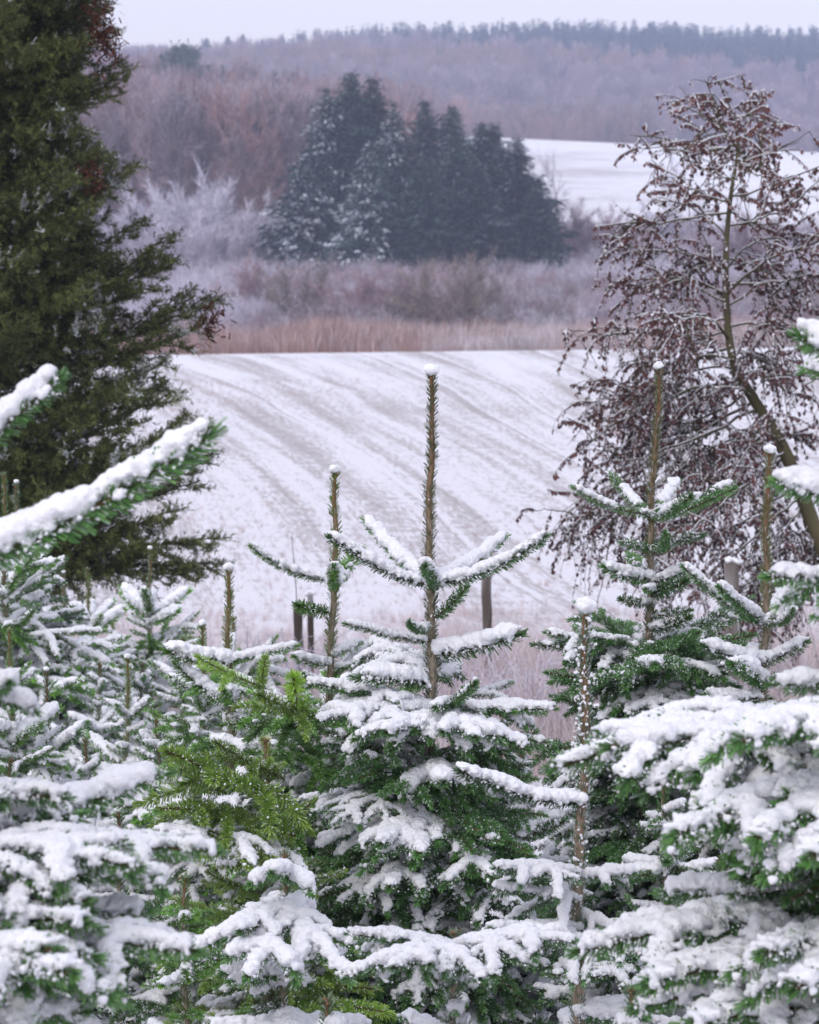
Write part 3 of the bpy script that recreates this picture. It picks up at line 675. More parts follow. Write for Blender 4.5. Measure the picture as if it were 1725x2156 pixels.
# ------------------------------------------------------------------ bare trees, shrubs, spruces
def bare_tree_mesh(name, seed, H, spread, m, frost=.1, twigs=520, shrub=False, tw=.045, tl=(.6, 1.3)):
    rg = np.random.default_rng(seed); g = Geo(); seg_a = []
    def limb(p, d, L, r, lev):
        k = 6; t = np.linspace(0, 1, k)[:, None]
        P = p + d*L*t + np.array([0, 0, 1.])*L*(.18 if not shrub else -.10)*t*t + rg.normal(size=3)*.06*L*np.sin(t*3)
        V, F = tubes(P[None], np.linspace(r, r*.35, k)[None], 3 if lev else 5)
        g.add(V, F, 0, .25 + .2*lev, frost*.3*lev); 
        if lev: seg_a.append(P)
        return P
    if shrub: starts = [(np.array([rg.normal()*.12*spread, rg.normal()*.12*spread, -.1]), 1) for _ in range(22)]
    else:
        T = limb(np.array([0, 0, -.3]), norm(np.array([rg.normal()*.05, rg.normal()*.05, 1])), H*.8, H*.014, 0)
        starts = [(T[0] + (T[-1] - T[0])*u, u) for u in rg.uniform(.28, .97, 19)] 
    for p, u in starts:
        az = rg.uniform(0, 6.28); 
        if shrub: el = math.radians(rg.uniform(25, 88)); L = H*rg.uniform(.7, 1.05)*(math.sin(el)*1 + math.cos(el)*spread/H)*.85
        else: el = math.radians(rg.uniform(28, 60) + 18*u); L = spread*rg.uniform(.75, 1.2)*(1.15 - .55*u)
        d = np.array([math.cos(az)*math.cos(el), math.sin(az)*math.cos(el), math.sin(el)])
        P = limb(p, d, L, H*.005, 1)
        for j in range(3):
            q = P[int(rg.integers(2, 6))]; d2 = norm(d + rg.normal(size=3)*.5 + np.array([0, 0, .2])); limb(q, d2, L*rg.uniform(.35, .6), H*.0025, 2)
    A = np.concatenate(seg_a); n = twigs*4; b = A[rg.integers(0, len(A), n)] + rg.normal(size=(n, 3))*.12
    c = A.mean(0); d = norm(norm(b - c)*.7 + rg.normal(size=(n, 3))*.55 + np.array([0, 0, .55]))
    l = rg.uniform(*tl, n)[:, None]; side = norm(np.cross(d, rg.normal(size=(n, 3))))*tw
    V = np.stack([b - side*.5, b + side*.5, b + d*l], 1); F = np.arange(n*3).reshape(n, 3)
    fr = np.clip(rg.normal(frost, .22, n), 0, .95)*np.clip(.5 + (b[:, 2] - c[2])/max(H, 1), .2, 1)
    g.add(V.reshape(-1, 3), F, 0, np.repeat(np.clip(rg.normal(.5, .25, n), 0, 1), 3), np.repeat(fr, 3))
    return g.mesh(name, [M[m]])

def spruce_mesh(name, seed, H, Rm, m, frost, side=None, tiers=44, per=11, q=.42, trunkr=.16, low=.08, pyr=.95):
    rg = np.random.default_rng(seed); g = Geo(); C = []; U = []; FR = []; QS = []
    for i in range(tiers):
        t = low + (1 - low)*((i + rg.random())/tiers); z = H*t; r = Rm*(1 - t)**pyr*rg.uniform(.7, 1.2) + .06
        for j in range(per):
            az = rg.uniform(0, 6.28); L = r*rg.uniform(.55, 1.2)*(.62 + .75*vnoise(np.array([[math.cos(az)*1.6, math.sin(az)*1.6, z*.35]]), seed)[0]) + .1; k = max(2, int(L/.32))
            s = (np.arange(k) + rg.random(k))/k
            x = np.stack([np.cos(az)*L*s, np.sin(az)*L*s, z - L*.22*s - L*.12*np.sin(s*3)], 1)
            x += rg.normal(size=x.shape)*np.array([.12, .12, .06])
            QS.append(np.full(k, .35 + .65*min(1, r/Rm*1.6))); C.append(x); u = np.stack([np.full(k, math.cos(az)), np.full(k, math.sin(az)), np.full(k, -.25)], 1); U.append(u)
            f = frost*(s > .3)*(rg.random(k) < .85)*(rg.random() < .5)
            if side is not None: f = f*np.clip(.35 + .9*(math.cos(az)*side[0] + math.sin(az)*side[1]), 0, 1)
            FR.append(f)
    C = np.concatenate(C); U = np.concatenate(U); FR = np.concatenate(FR); QS = np.concatenate(QS); n = len(C); rep = 3
    for r_ in range(rep):
        c = C + rg.normal(size=C.shape)*q*.35; u = norm(U + rg.normal(size=U.shape)*.35); w = norm(np.cross(u, rg.normal(size=U.shape)*.5 + np.array([0, 0, 1.])))
        a = (q*QS*rg.uniform(.6, 1.3, n))[:, None]
        V = np.stack([c - w*a*.22, c + u*a - w*a*.10, c + u*a*1.15 + w*a*.05, c + w*a*.28], 1)
        up = (rg.random(n) < .6) if r_ else np.ones(n, bool)
        g.add(V.reshape(-1, 3), np.arange(n*4).reshape(n, 4), 0, np.repeat(rg.uniform(0, 1, n)*.8, 4), np.repeat(FR*up*rg.uniform(.5, 1, n), 4))
    crown = g.mesh(name + '_crown', [M[m]])
    P = np.array([[0, 0, -.4], [0, 0, H*.5], [0, 0, H]]); V, F = tubes(P[None], np.array([[trunkr, trunkr*.6, .02]]), 6)
    tr = new_mesh(name + '_trunk', V, [(F, 0)], [M['bark']], {'tone': np.zeros(len(V)), 'frost': np.zeros(len(V))})
    return crown, tr

def scatter(name, pts, rot, scl, idx, variants, kind='stuff', label=None):
    """one stuff object: many copies of a few meshes, set out by geometry nodes"""
    coll = bpy.data.collections.new(name + '_kinds')
    for i, v in enumerate(variants):
        o = bpy.data.objects.new('%s_kind_%02d' % (name, i), v); coll.objects.link(o)
    me = bpy.data.meshes.new(name); me.vertices.add(len(pts)); me.vertices.foreach_set('co', np.asarray(pts, np.float32).ravel())
    for nm, v, ty in (('spin', rot, 'FLOAT'), ('size', scl, 'FLOAT'), ('pick', idx, 'INT')):
        a = me.attributes.new(nm, ty, 'POINT'); a.data.foreach_set('value', np.asarray(v, np.float32 if ty == 'FLOAT' else np.int32))
    ob = link(name, me); tag(ob, label, kind=kind)
    ng = bpy.data.node_groups.new(name, 'GeometryNodeTree')
    ng.interface.new_socket('Geometry', in_out='INPUT', socket_type='NodeSocketGeometry'); ng.interface.new_socket('Geometry', in_out='OUTPUT', socket_type='NodeSocketGeometry')
    nn, ll = ng.nodes, ng.links
    gi, go = nn.new('NodeGroupInput'), nn.new('NodeGroupOutput')
    ip = nn.new('GeometryNodeInstanceOnPoints'); ci = nn.new('GeometryNodeCollectionInfo')
    ci.inputs['Collection'].default_value = coll; ci.inputs['Separate Children'].default_value = True; ci.inputs['Reset Children'].default_value = True
    def na(nm, ty):
        n = nn.new('GeometryNodeInputNamedAttribute'); n.data_type = ty; n.inputs['Name'].default_value = nm; return n.outputs['Attribute']
    cx = nn.new('ShaderNodeCombineXYZ'); ll.new(na('spin', 'FLOAT'), cx.inputs[2])
    er = nn.new('FunctionNodeEulerToRotation'); ll.new(cx.outputs[0], er.inputs[0])
    ll.new(gi.outputs[0], ip.inputs['Points']); ll.new(ci.outputs[0], ip.inputs['Instance']); ip.inputs['Pick Instance'].default_value = True
    ll.new(na('pick', 'INT'), ip.inputs['Instance Index']); ll.new(er.outputs[0], ip.inputs['Rotation']); ll.new(na('size', 'FLOAT'), ip.inputs['Scale'])
    ll.new(ip.outputs[0], go.inputs[0])
    md = ob.modifiers.new('scatter', 'NODES'); md.node_group = ng
    return ob

rb = np.random.default_rng(42)
def on_ground(x, y, dz=0): return np.stack([x, y, G(x, y) + dz], 1)

# far ridge: conifer plantation above, leafless wood below
wood_m = [bare_tree_mesh('bare_tree_mesh', 11 + i, 13, 4.2, 'twig_mauve', .12 + .14*(i % 3), tw=.06, twigs=420) for i in range(4)] + [bare_tree_mesh('bare_tree_mesh', 31 + i, 12, 4.6, 'twig_rust', .10, tw=.06, twigs=420) for i in range(2)]
ridge_m = [spruce_mesh('ridge_spruce', 51 + i, 16, 3.0, 'ridge_needles', .35, tiers=22, per=6, q=.95)[0] for i in range(3)]
n = 7500; y = rb.uniform(690, 1250, n); x = rb.uniform(-1, 1, n)*(30 + y*.19)
px = CX + x/y*FD
band = np.interp(px, [500, 620, 900, 1250, 1725], [1300, 1175, 1100, 1000, 900]) + rb.normal(size=n)*14
con = y > band
x, y, con = x[:], y[:], con
pt = on_ground(x, y, -.6)
scatter('ridge_conifers', pt[con], rb.uniform(0, 6.3, con.sum()), rb.uniform(.75, 1.12, con.sum()), rb.integers(0, 3, con.sum()), ridge_m, label='dark conifer plantation dusted with snow along the far ridge')
d_ = ~con; pk = rb.integers(0, 6, d_.sum()); pk = np.where(vnoise(pt[d_]*.012, 9) > .62, rb.integers(4, 6, d_.sum()), np.where(pk > 3, rb.integers(0, 4, d_.sum()), pk))
scatter('ridge_woods', pt[d_], rb.uniform(0, 6.3, d_.sum()), rb.uniform(.7, 1.15, d_.sum()), pk, wood_m, label='leafless mauve woodland on the far hillside')

# wood on the near slope at the left
n = 1500; y = rb.uniform(292, 500, n); px = rb.uniform(-250, 905, n); x = (px - CX)/FD*y
k = px < np.interp(y, [290, 500], [830, 900])
x, y, px = x[k], y[k], px[k]; n = len(x)
scatter('hillside_woods', on_ground(x, y, -.3), rb.uniform(0, 6.3, n), rb.uniform(.85, 1.22, n)*np.interp(px, [200, 900], [1.05, .9]), rb.choice([0, 1, 2, 3, 4, 5], n, p=[.17, .17, .17, .13, .18, .18]), wood_m, label='dense leafless reddish brown wood on the left hillside')

# scrub and reeds in the valley
shr = [bare_tree_mesh('shrub_mesh', 71 + i, 2.6, 1.9, ('twig_frost', 'twig_mauve', 'twig_frost', 'twig_olive')[i], (.45, .25, .6, .15)[i], twigs=300, shrub=True, tw=.03, tl=(.3, .8)) for i in range(4)]
n = 1500; y = rb.uniform(172, 262, n); x = rb.uniform(-1, 1, n)*(8 + y*.15)
pv = vnoise(np.stack([x*.09, y*.05, x*0], 1), 4); pk = np.where(pv > .50, rb.choice([0, 2], n), rb.choice([0, 1, 3], n, p=[.35, .4, .25]))
scatter('valley_scrub', on_ground(x, y, -.2), rb.uniform(0, 6.3, n), rb.uniform(.45, .95, n), pk, shr, label='frosted leafless scrub filling the valley floor')
n = 260; y = rb.uniform(262, 330, n); x = rb.uniform(8, 50, n)
scatter('slope_scrub', on_ground(x, y, -.2), rb.uniform(0, 6.3, n), rb.uniform(.5, 1.1, n), rb.choice([0, 1, 2], n), shr, label='low frosted scrub at the foot of the snowy slope')

def tuft_mesh(name, seed, nb, H, sp, m, frost, w, wide=.12):
    rg = np.random.default_rng(seed); g = Geo()
    az = rg.uniform(0, 6.28, nb); l = H*rg.uniform(.5, 1.1, nb); tl = np.abs(rg.normal(size=nb))*sp
    b = np.stack([rg.normal(size=nb)*H*wide, rg.normal(size=nb)*H*wide, np.full(nb, -.03)], 1)
    d = np.stack([np.cos(az)*tl, np.sin(az)*tl, np.ones(nb)], 1)
    mid = b + d*(l*.55)[:, None]; tip = b + d*l[:, None] + np.stack([np.cos(az), np.sin(az), -tl*1.2], 1)*(l*.18)[:, None]
    s = np.stack([-np.sin(az), np.cos(az), 0*az], 1)*w
    V = np.stack([b - s*.5, b + s*.5, mid + s*.4, mid - s*.4, tip], 1).reshape(-1, 3); i = np.arange(nb)[:, None]*5
    f = np.clip(rg.normal(frost, .25, nb), 0, 1)
    g.add(V, i + np.array([0, 1, 2, 3]), 0, np.repeat(rg.random(nb), 5), (f[:, None]*np.array([.2, .2, .7, .7, 1])).ravel()); g.F.append((i + np.array([3, 2, 4]), 0))
    return g.mesh(name, [M[m]])
reeds = [tuft_mesh('reed_clump', 5 + i, 60, 1.9, .12, 'reed', .12 + .14*i, .030, .5) for i in range(2)] + [tuft_mesh('reed_clump', 15, 60, 1.7, .25, 'frosted_grass', .5, .030, .5)]
n = 4200; x = rb.uniform(-28, 26, n); y = rb.uniform(0, 1, n)**1.2*17 + 154 + 3.0*(vnoise(np.stack([x*.22, x*0, x*0], 1), 12) - .5) + 1.2*(vnoise(np.stack([x*1.1, x*0, x*0], 1), 13) - .5); px = CX + x/y*FD
pk = np.where(px > 885, np.where(rb.random(n) < .75, 2, 1), np.where(rb.random(n) < .12, 2, rb.integers(0, 2, n)))
scl = rb.uniform(.55, 1.05, n)*(.55 + .85*vnoise(np.stack([x*.35, y*.2, 0*x], 1), 2))*np.interp(y, [153, 157], [.45, 1])
scatter('reeds', on_ground(x, y), rb.uniform(0, 6.3, n), scl, pk, reeds, label='rust coloured frosted reeds along the far edge of the field')

# dry frosted grass round the fence and over the rough ground
tu = [tuft_mesh('grass_tuft', 25, 26, .55, .35, 'frosted_grass', .55, .0045), tuft_mesh('grass_tuft', 26, 22, .75, .28, 'frosted_grass', .4, .0045), tuft_mesh('grass_tuft', 27, 26, .60, .5, 'reed', .5, .004)]
tu2 = [tuft_mesh('stubble_tuft', 35 + i, 9, .8, .5, 'reed', .25, .014) for i in range(3)]
n = 7500; y = rb.uniform(17.5, 35, n); x = rb.uniform(-1, 1, n)*(1.2 + y*.16)
sc_ = rb.uniform(.45, 1.15, n)*np.interp(y, [17, 20, 25, 29, 33], [.55, 1.0, 1.0, .6, .35])*np.where(x > 0, 1.1, .9)
scatter('dry_grass', on_ground(x, y), rb.uniform(0, 6.3, n), sc_, rb.integers(0, 3, n), tu, label='tall dry grass white with frost along the fence line')
n = 16000; y = 33 + 85*rb.random(n)**.8; x = rb.uniform(-1, 1, n)*(1.2 + y*.16)
scatter('stubble_tufts', on_ground(x, y), rb.uniform(0, 6.3, n), rb.uniform(.07, .22, n), rb.integers(0, 3, n), tu2, label='short stubble and grass poking through the snow of the field')
n = 420; y = rb.uniform(10, 17.5, n); x = rb.uniform(-1, 1, n)*(1.2 + y*.16)
scatter('sparse_grass', on_ground(x, y), rb.uniform(0, 6.3, n), rb.uniform(.25, .6, n), rb.integers(0, 3, n), tu, label='thin grass stalks standing in the snow between the firs')

# bramble tangle of frosted stems before the fence, right of the middle fir
def bramble(px, D, label, seed, wdt=1.0, frost=.6):
    rg = np.random.default_rng(seed); g = Geo(); P = []
    for i in range(90):
        x0, y0 = rg.normal()*.35*wdt, rg.normal()*.3; a = rg.uniform(0, 6.28); L = rg.uniform(.2, .9)*wdt; h = rg.uniform(.25, .8)
        t = np.linspace(0, 1, 9); P.append(np.stack([x0 + math.cos(a)*L*t, y0 + math.sin(a)*L*t*.6, h*4*t*(1 - t*.72)*.75 + rg.normal(size=9)*.02], 1))
    P = np.array(P); V, F = tubes(P, np.repeat(np.linspace(.004, .002, 9)[None], 90, 0), 4)
    g.add(V, F, 0, np.repeat(rg.random(90), 36), np.clip(rg.normal(frost, .2, len(V)), 0, 1))
    x = GX(px, D); o = link('bramble', g.mesh('bramble', [M['twig_frost']])); o.location = (x, D, Gf(x, D) - .02)
    tag(o, label, 'bramble', 'frosted brambles along the fence')
bramble(1080, 21.5, 'frosted bramble arching in front of the round post', 1, 1.2)
bramble(1230, 20.5, 'frosted bramble just left of the snow crusted stem top', 2, 1.1)
bramble(1480, 20.0, 'frosted bramble below the grey post between the two right hand firs', 3, 1.2)
bramble(600, 22.5, 'frosted bramble at the foot of the two dark posts', 4, .9)
bramble(960, 19.5, 'low frosted bramble directly behind the middle fir', 5, 1.0, .45)

# ---- single trees far off
def place(name, meshes, px, D, label, cat, group=None, s=1.0, rot=0.0, dz=0):
    x = GX(px, D); t = thing(name, (x, D, Gf(x, D) + dz), label, cat, group); t.scale = (s, s, s); t.rotation_euler = (0, 0, rot)
    for nm, me in meshes: link(nm, me, t)
    return t
SP = {}
for k_, fr, sd, ol in (('snowy', .95, (-.8, -.6), 'spruce_far'), ('dark', .35, (-1, 0), 'spruce_far'), ('bare', .12, None, 'spruce_far')):
    SP[k_] = [spruce_mesh('spruce_' + k_, 200 + i + len(k_), 18, {'snowy': 5.6, 'dark': 4.9, 'bare': 4.2}[k_], ol, fr, sd, tiers=54, per=20, q=.55, low=.03, pyr={'snowy': .80, 'dark': .66, 'bare': .50}[k_]) for i in range(2)]
conifers = [
 (738, 152, 262, 'dark', 1.12, 'tallest dark conifer with a pointed top in the valley group'),
 (784, 162, 264, 'dark', 1.0, 'pointed conifer right beside the tallest one of the valley group'),
 (690, 192, 258, 'snowy', 1.25, 'broad snow streaked conifer at the left end of the valley group'),
 (640, 330, 250, 'snowy', 1.25, 'low snowy conifer sweeping to the ground at the far left of the group'),
 (832, 222, 252, 'snowy', 1.05, 'snow streaked conifer in front of the middle of the valley group'),
 (893, 210, 262, 'dark', .95, 'round topped conifer in the middle of the valley group'),
 (952, 225, 264, 'bare', 1.0, 'brownish pointed conifer right of the middle of the valley group'),
 (955, 285, 250, 'dark', 1.15, 'green conifer standing forward in the right half of the valley group'),
 (1012, 258, 256, 'dark', 1.05, 'conifer with frosted shoulders near the right of the valley group'),
 (1038, 262, 262, 'bare', 1.0, 'thin pointed conifer behind the frosted shouldered one'),
 (1085, 290, 254, 'dark', 1.35, 'wide dark conifer at the right end of the valley group'),
 (1130, 395, 250, 'bare', 1.45, 'lowest dark conifer closing the valley group on the right'),
 (900, 330, 247, 'bare', 1.3, 'shadowy broad conifer at the front centre of the valley group'),
 (780, 300, 247, 'snowy', 1.2, 'frost whitened conifer at the front left of the valley group'),
 (1000, 350, 247, 'bare', 1.4, 'deep green conifer in front of the right half of the group'),
]
for i, (px, row, D, kk, wd, lab) in enumerate(conifers):
    x = GX(px, D); g = Gf(x, D); h = W(px, row, D)[2] - g + .8; c_, t_ = SP[kk][i % 2]
    t = place('conifer_tree', [('crown', c_), ('trunk', t_)], px, D, lab, 'conifer', 'dark conifers standing together in the valley', 1, i*1.3 % 6.28 if kk == 'bare' else (i*.5 % .8), -.8)
    s_ = h/18; t.scale = (s_*wd, s_*wd, s_)
for i, (px, row, D, wd, lab) in enumerate([(472, 138, 480, .55, 'small dark conifer poking above the leafless wood'), (583, 152, 480, .6, 'second small conifer above the leafless wood, nearer the valley group'),
        (515, 72, 1180, 1.0, 'pointed conifer alone on the skyline dip'), (484, 76, 1190, 1.0, 'conifer on the skyline left of the pointed one'), (440, 80, 1190, 1.1, 'leftmost skyline conifer of the small row'), (556, 82, 1190, 1.0, 'short skyline conifer right of the pointed one')]):
    x = GX(px, D); h = W(px, row, D)[2] - Gf(x, D); c_, t_ = SP['bare'][i % 2]
    t = place('conifer_tree', [('crown', c_), ('trunk', t_)], px, D, lab, 'conifer', None); t.scale = (h/18*wd,)*2 + (h/18,)
# broad pine above the wood
g = Geo(); rg = np.random.default_rng(77)
for i in range(60):
    a = rg.uniform(0, 6.28); r = rg.uniform(0, 4.2); z = 15.5 - (r/4.2)**2*3.2 - rg.uniform(0, 2.6)
    c = np.array([math.cos(a)*r, math.sin(a)*r, z]) + rg.normal(size=(70, 3))*np.array([.75, .75, .38]); d = norm(rg.normal(size=(70, 3)) + np.array([0, 0, .6]))
    V, F = needles(c, d, .7, .22, rg); g.add(V, F, 0, np.repeat(rg.random(70), 4), .1)
pine_crown = g.mesh('pine_crown', [M['spruce_far']])
P = [np.array([[0, 0, -.5], [.2, 0, 7], [0, 0, 14.5]])] + [np.array([[.1, 0, 9 + i*.6], [math.cos(i*2.1)*1.8, math.sin(i*2.1)*1.8, 11 + i*.5], [math.cos(i*2.1)*3.2, math.sin(i*2.1)*3.2, 12 + i*.4]]) for i in range(6)]
V, F = tubes(np.array(P), np.array([[.25, .2, .1]] + [[.09, .06, .03]]*6), 5); pt_ = new_mesh('pine_trunk', V, [(F, 0)], [M['bark']], {'tone': np.zeros(len(V)), 'frost': np.zeros(len(V))})
D = 470; x = GX(387, D); h = W(387, 96, D)[2] - Gf(x, D)
t = place('pine_tree', [('crown', pine_crown), ('trunk', pt_)], 387, D, 'broad crowned pine rising above the leafless wood at the upper left', 'pine', None); t.scale = (h/16*.8, h/16*.8, h/16)
# leafless trees and bushes
BT = [bare_tree_mesh('bare_tree', 400, 9, 3.2, 'twig_frost', .25, tw=.03, twigs=260), bare_tree_mesh('oak_dome', 401, 11, 6.5, 'twig_mauve', .10, tw=.16, twigs=1500)]
BU = [bare_tree_mesh('bush', 410 + i, 5, 4.4, mm, fr, twigs=1500, shrub=True, tw=tw_, tl=(.4, 1.2)) for i, (mm, fr, tw_) in enumerate([('twig_frost', .75, .05), ('twig_olive', .10, .045), ('twig_mauve', .12, .045), ('twig_frost', .55, .05)])]
place('bare_tree', [('crown', BT[0])], 1165, 300, 'thin leafless tree against the snowy slope right of the conifers', 'bare tree', None, .95)
place('bare_tree', [('crown', BT[0])], 1405, 415, 'leafless tree at the lower edge of the snowy slope, left of the alder', 'bare tree', None, .75, 1)
x = GX(292, 1130); place('bare_tree', [('crown', BT[1])], 292, 1130, 'rounded leafless tree swelling above the skyline at the upper left', 'bare tree', None, 1).scale = (2.0, 2.0, .95)
for px, D, s_, k_, lab in [
    (345, 268, 1.25, 0, 'frost whitened willow bush beside the big dark tree'), (430, 262, 1.45, 0, 'largest frost whitened willow bush left of the conifers'), (510, 256, 1.15, 3, 'frosted bush nearest the left end of the conifers'),
    (395, 250, 1.0, 3, 'low frosted bush in front of the largest white willow'),
    (950, 176, .85, 1, 'rounded olive brown bush at the right of the valley scrub'), (860, 180, .72, 2, 'brown bush left of the rounded brown one'), (770, 186, .72, 2, 'darker bush in the middle of the valley scrub'),
    (640, 190, .72, 1, 'reddish bush under the left conifers'), (545, 205, .72, 2, 'reddish bush below the frosted bush at the left'), (1010, 185, .6, 1, 'small dark bush tucked behind the rounded brown one'),
    (1215, 268, .95, 2, 'dusky bush at the right foot of the conifers'), (1275, 272, .85, 2, 'dusky bush second to the right of the conifers'), (1325, 285, .6, 2, 'low bush at the bottom of the snowy slope'),
    (1420, 300, .9, 3, 'pale bush seen through the alder on the slope'), (1560, 250, .95, 2, 'brown bush seen through the lower alder twigs')]:
    place('bush', [('stems', BU[k_])], px, D, lab, 'bush', None, s_, px*.1)

# ------------------------------------------------------------------ big olive dark conifer at the left
def olive_limb(seed, L):
    rg = np.random.default_rng(seed); g = Geo(); k = 14; t = np.linspace(0, 1, k)
    P = np.stack([L*t, rg.normal()*.1*L*t*t, L*(.10*t*t - .06*np.sin(t*3.1)) + rg.normal(size=k)*.006], 1)
    V, F = tubes(P[None], np.linspace(.016, .004, k)[None], 5); g.add(V, F, 0, .2)
    subs = []; SC = []; SD = []; SS = []
    x = .10
    while x < 1.0:
        for s in (-1, 1):
            if rg.random() < .12: continue
            p = np.array([np.interp(x, t, P[:, j]) for j in range(3)]); a = math.radians(rg.uniform(35, 65))*s
            l = (.50*(1 - x)**.6 + .10)*rg.uniform(.6, 1.15)*L/1.6
            up = rg.uniform(-.45, .55); q = np.linspace(0, 1, 8)[:, None]
            Q = p + np.array([math.cos(a), math.sin(a), up])*l*q + np.array([0, 0, 1.])*(rg.uniform(-.25, .3)*l*q*q); subs.append(Q)
        x += rg.uniform(.035, .06)
    subs.append(P[-8:] + 0)
    S = np.array(subs); V, F = tubes(S, np.repeat(np.linspace(.006, .002, 8)[None], len(S), 0), 3); g.add(V, F, 0, .4)
    # sprigs: short leafy twigs standing off the sub-branches
    for Q in subs:
        l = np.linalg.norm(Q[-1] - Q[0]); n = int(l/.014) + 3; u = rg.random(n)**.75*7
        i = np.minimum(u.astype(int), 6); b = Q[i] + (Q[i+1] - Q[i])*(u - i)[:, None]; dr = norm(Q[-1] - Q[0])
        d = norm(dr*.9 + rg.normal(size=(n, 3))*.6 + np.array([0, 0, .35])); ls = rg.uniform(.035, .085, n)
        SC.append(b); SD.append(d); SS.append(ls)
    b = np.concatenate(SC); d = np.concatenate(SD); ls = np.concatenate(SS); n = len(b); m_ = 12
    u = rg.random((n, m_)); bb = (b[:, None] + d[:, None]*ls[:, None, None]*u[..., None]).reshape(-1, 3)
    dd = norm(d[:, None]*.8 + rg.normal(size=(n, m_, 3))*.6).reshape(-1, 3)
    V, F = needles(bb, dd, rg.uniform(.016, .030, len(bb)), .0050, rg)
    tone = np.clip(np.repeat(rg.normal(.45, .25, n), m_) + rg.normal(size=n*m_)*.1, 0, 1)
    fr = np.repeat((vnoise(b*5, seed) > .79)*(rg.random(n) < .5)*rg.uniform(.5, 1, n), m_)
    g.add(V, F, 1, np.repeat(tone, 4), np.repeat(fr, 4))
    return g
def big_conifer():
    D = 20.0; x0 = GX(-150, D); g0 = Gf(x0, D); org = np.array([x0, D, g0])
    root = thing('dark_conifer', org, 'big ragged olive green conifer filling the left edge behind the firs', 'conifer')
    zz = np.linspace(-.1, 8.6, 24); P = np.stack([np.sin(zz*.7)*.04, 0*zz, zz], 1)
    V, F = tubes(P[None], np.linspace(.17, .03, 24)[None], 10)
    link('trunk', new_mesh('trunk', V, [(F, 0)], [M['bark']], {'tone': np.zeros(len(V)), 'frost': np.zeros(len(V))}, smooth=True), root)
    lib = [olive_limb(500 + i, 1.6).mesh('limb', [M['alder_bark'], M['olive']]) for i in range(6)]
    rg = np.random.default_rng(8)
    ext = lambda row: np.interp(row, [-300, 0, 60, 200, 300, 380, 500, 560, 650, 800, 900, 1000, 1100, 1200, 1250], [190, 222, 225, 240, 250, 262, 255, 268, 285, 320, 350, 360, 375, 395, 330])
    def limb(zrow, tip_px, tip_row, az=None, s_=None):
        a = W(-150, zrow, D)
        b = np.asarray(W(tip_px, tip_row, D)); v = b - a
        if az is not None: r = v[0]; v = np.array([r*math.cos(az), r*math.sin(az), v[2]])
        L = np.linalg.norm(v); xx = v/L; yy = norm(np.cross([0, 0, 1.], xx)); z_ = np.cross(xx, yy); s = L/1.6; sw = min(1.25, max(.7, s))*(1 if s_ is None else s_); fl = rg.choice([-1, 1])
        o = link('limb', lib[int(rg.integers(6))], root); c = a - org
        o.matrix_local = Matrix(((xx[0]*s, yy[0]*sw*fl, z_[0]*sw, c[0]), (xx[1]*s, yy[1]*sw*fl, z_[1]*sw, c[1]), (xx[2]*s, yy[2]*sw*fl, z_[2]*sw, c[2]), (0, 0, 0, 1)))
    row = -260.0
    while row < 1190:
        e = ext(row)
        nn_ = 4 if row < 650 else 2
        for j in range(nn_):
            az = rg.uniform(-1.9, 1.9) if rg.random() < .7 else rg.uniform(-.5, .5)
            r = rg.uniform(.72, 1.0)
            limb(row + rg.uniform(20, 70), -150 + (e + 150)*r, row - rg.uniform(-30, 40) + (0 if row < 900 else 45), az)
        row += 19 if row < 700 else 36
    for zr, tx, ty in [(760, 448, 668), (740, 365, 540), (560, 285, 375), (330, 278, 182), (780, 400, 700), (800, 425, 735), (900, 360, 800), (1000, 430, 930), (1020, 430, 1000), (1080, 415, 1060),
                       (1080, 445, 1180), (1100, 440, 1225), (1120, 380, 1235), (1150, 240, 1210), (60, 228, 40), (140, 240, 95), (640, 345, 600), (620, 300, 500), (450, 262, 420), (980, 380, 860), (1100, 300, 1150), (680, 330, 640), (690, 360, 580), (250, 250, 160)]:
        limb(zr, tx, ty, None, .8)
    # a few rust brown dead sprays
    for (px, py) in [(205, 22), (228, 95), (445, 672), (215, 70), (190, 370)]:
        gd = Geo(); c = rg.normal(size=(160, 3))*np.array([.045, .045, .075]); d = norm(rg.normal(size=(160, 3)) - np.array([0, 0, .4])); V, F = needles(c, d, .05, .012, rg); gd.add(V, F, 0, np.repeat(rg.random(160), 4), 0)
        o = link('dead_spray', gd.mesh('dead_spray', [M['dead_brown']]), root); o['kind'] = 'stuff'; o.location = Vector(W(px, py, D - .35) - org); o['label'] = 'rust brown withered spray'
big_conifer()

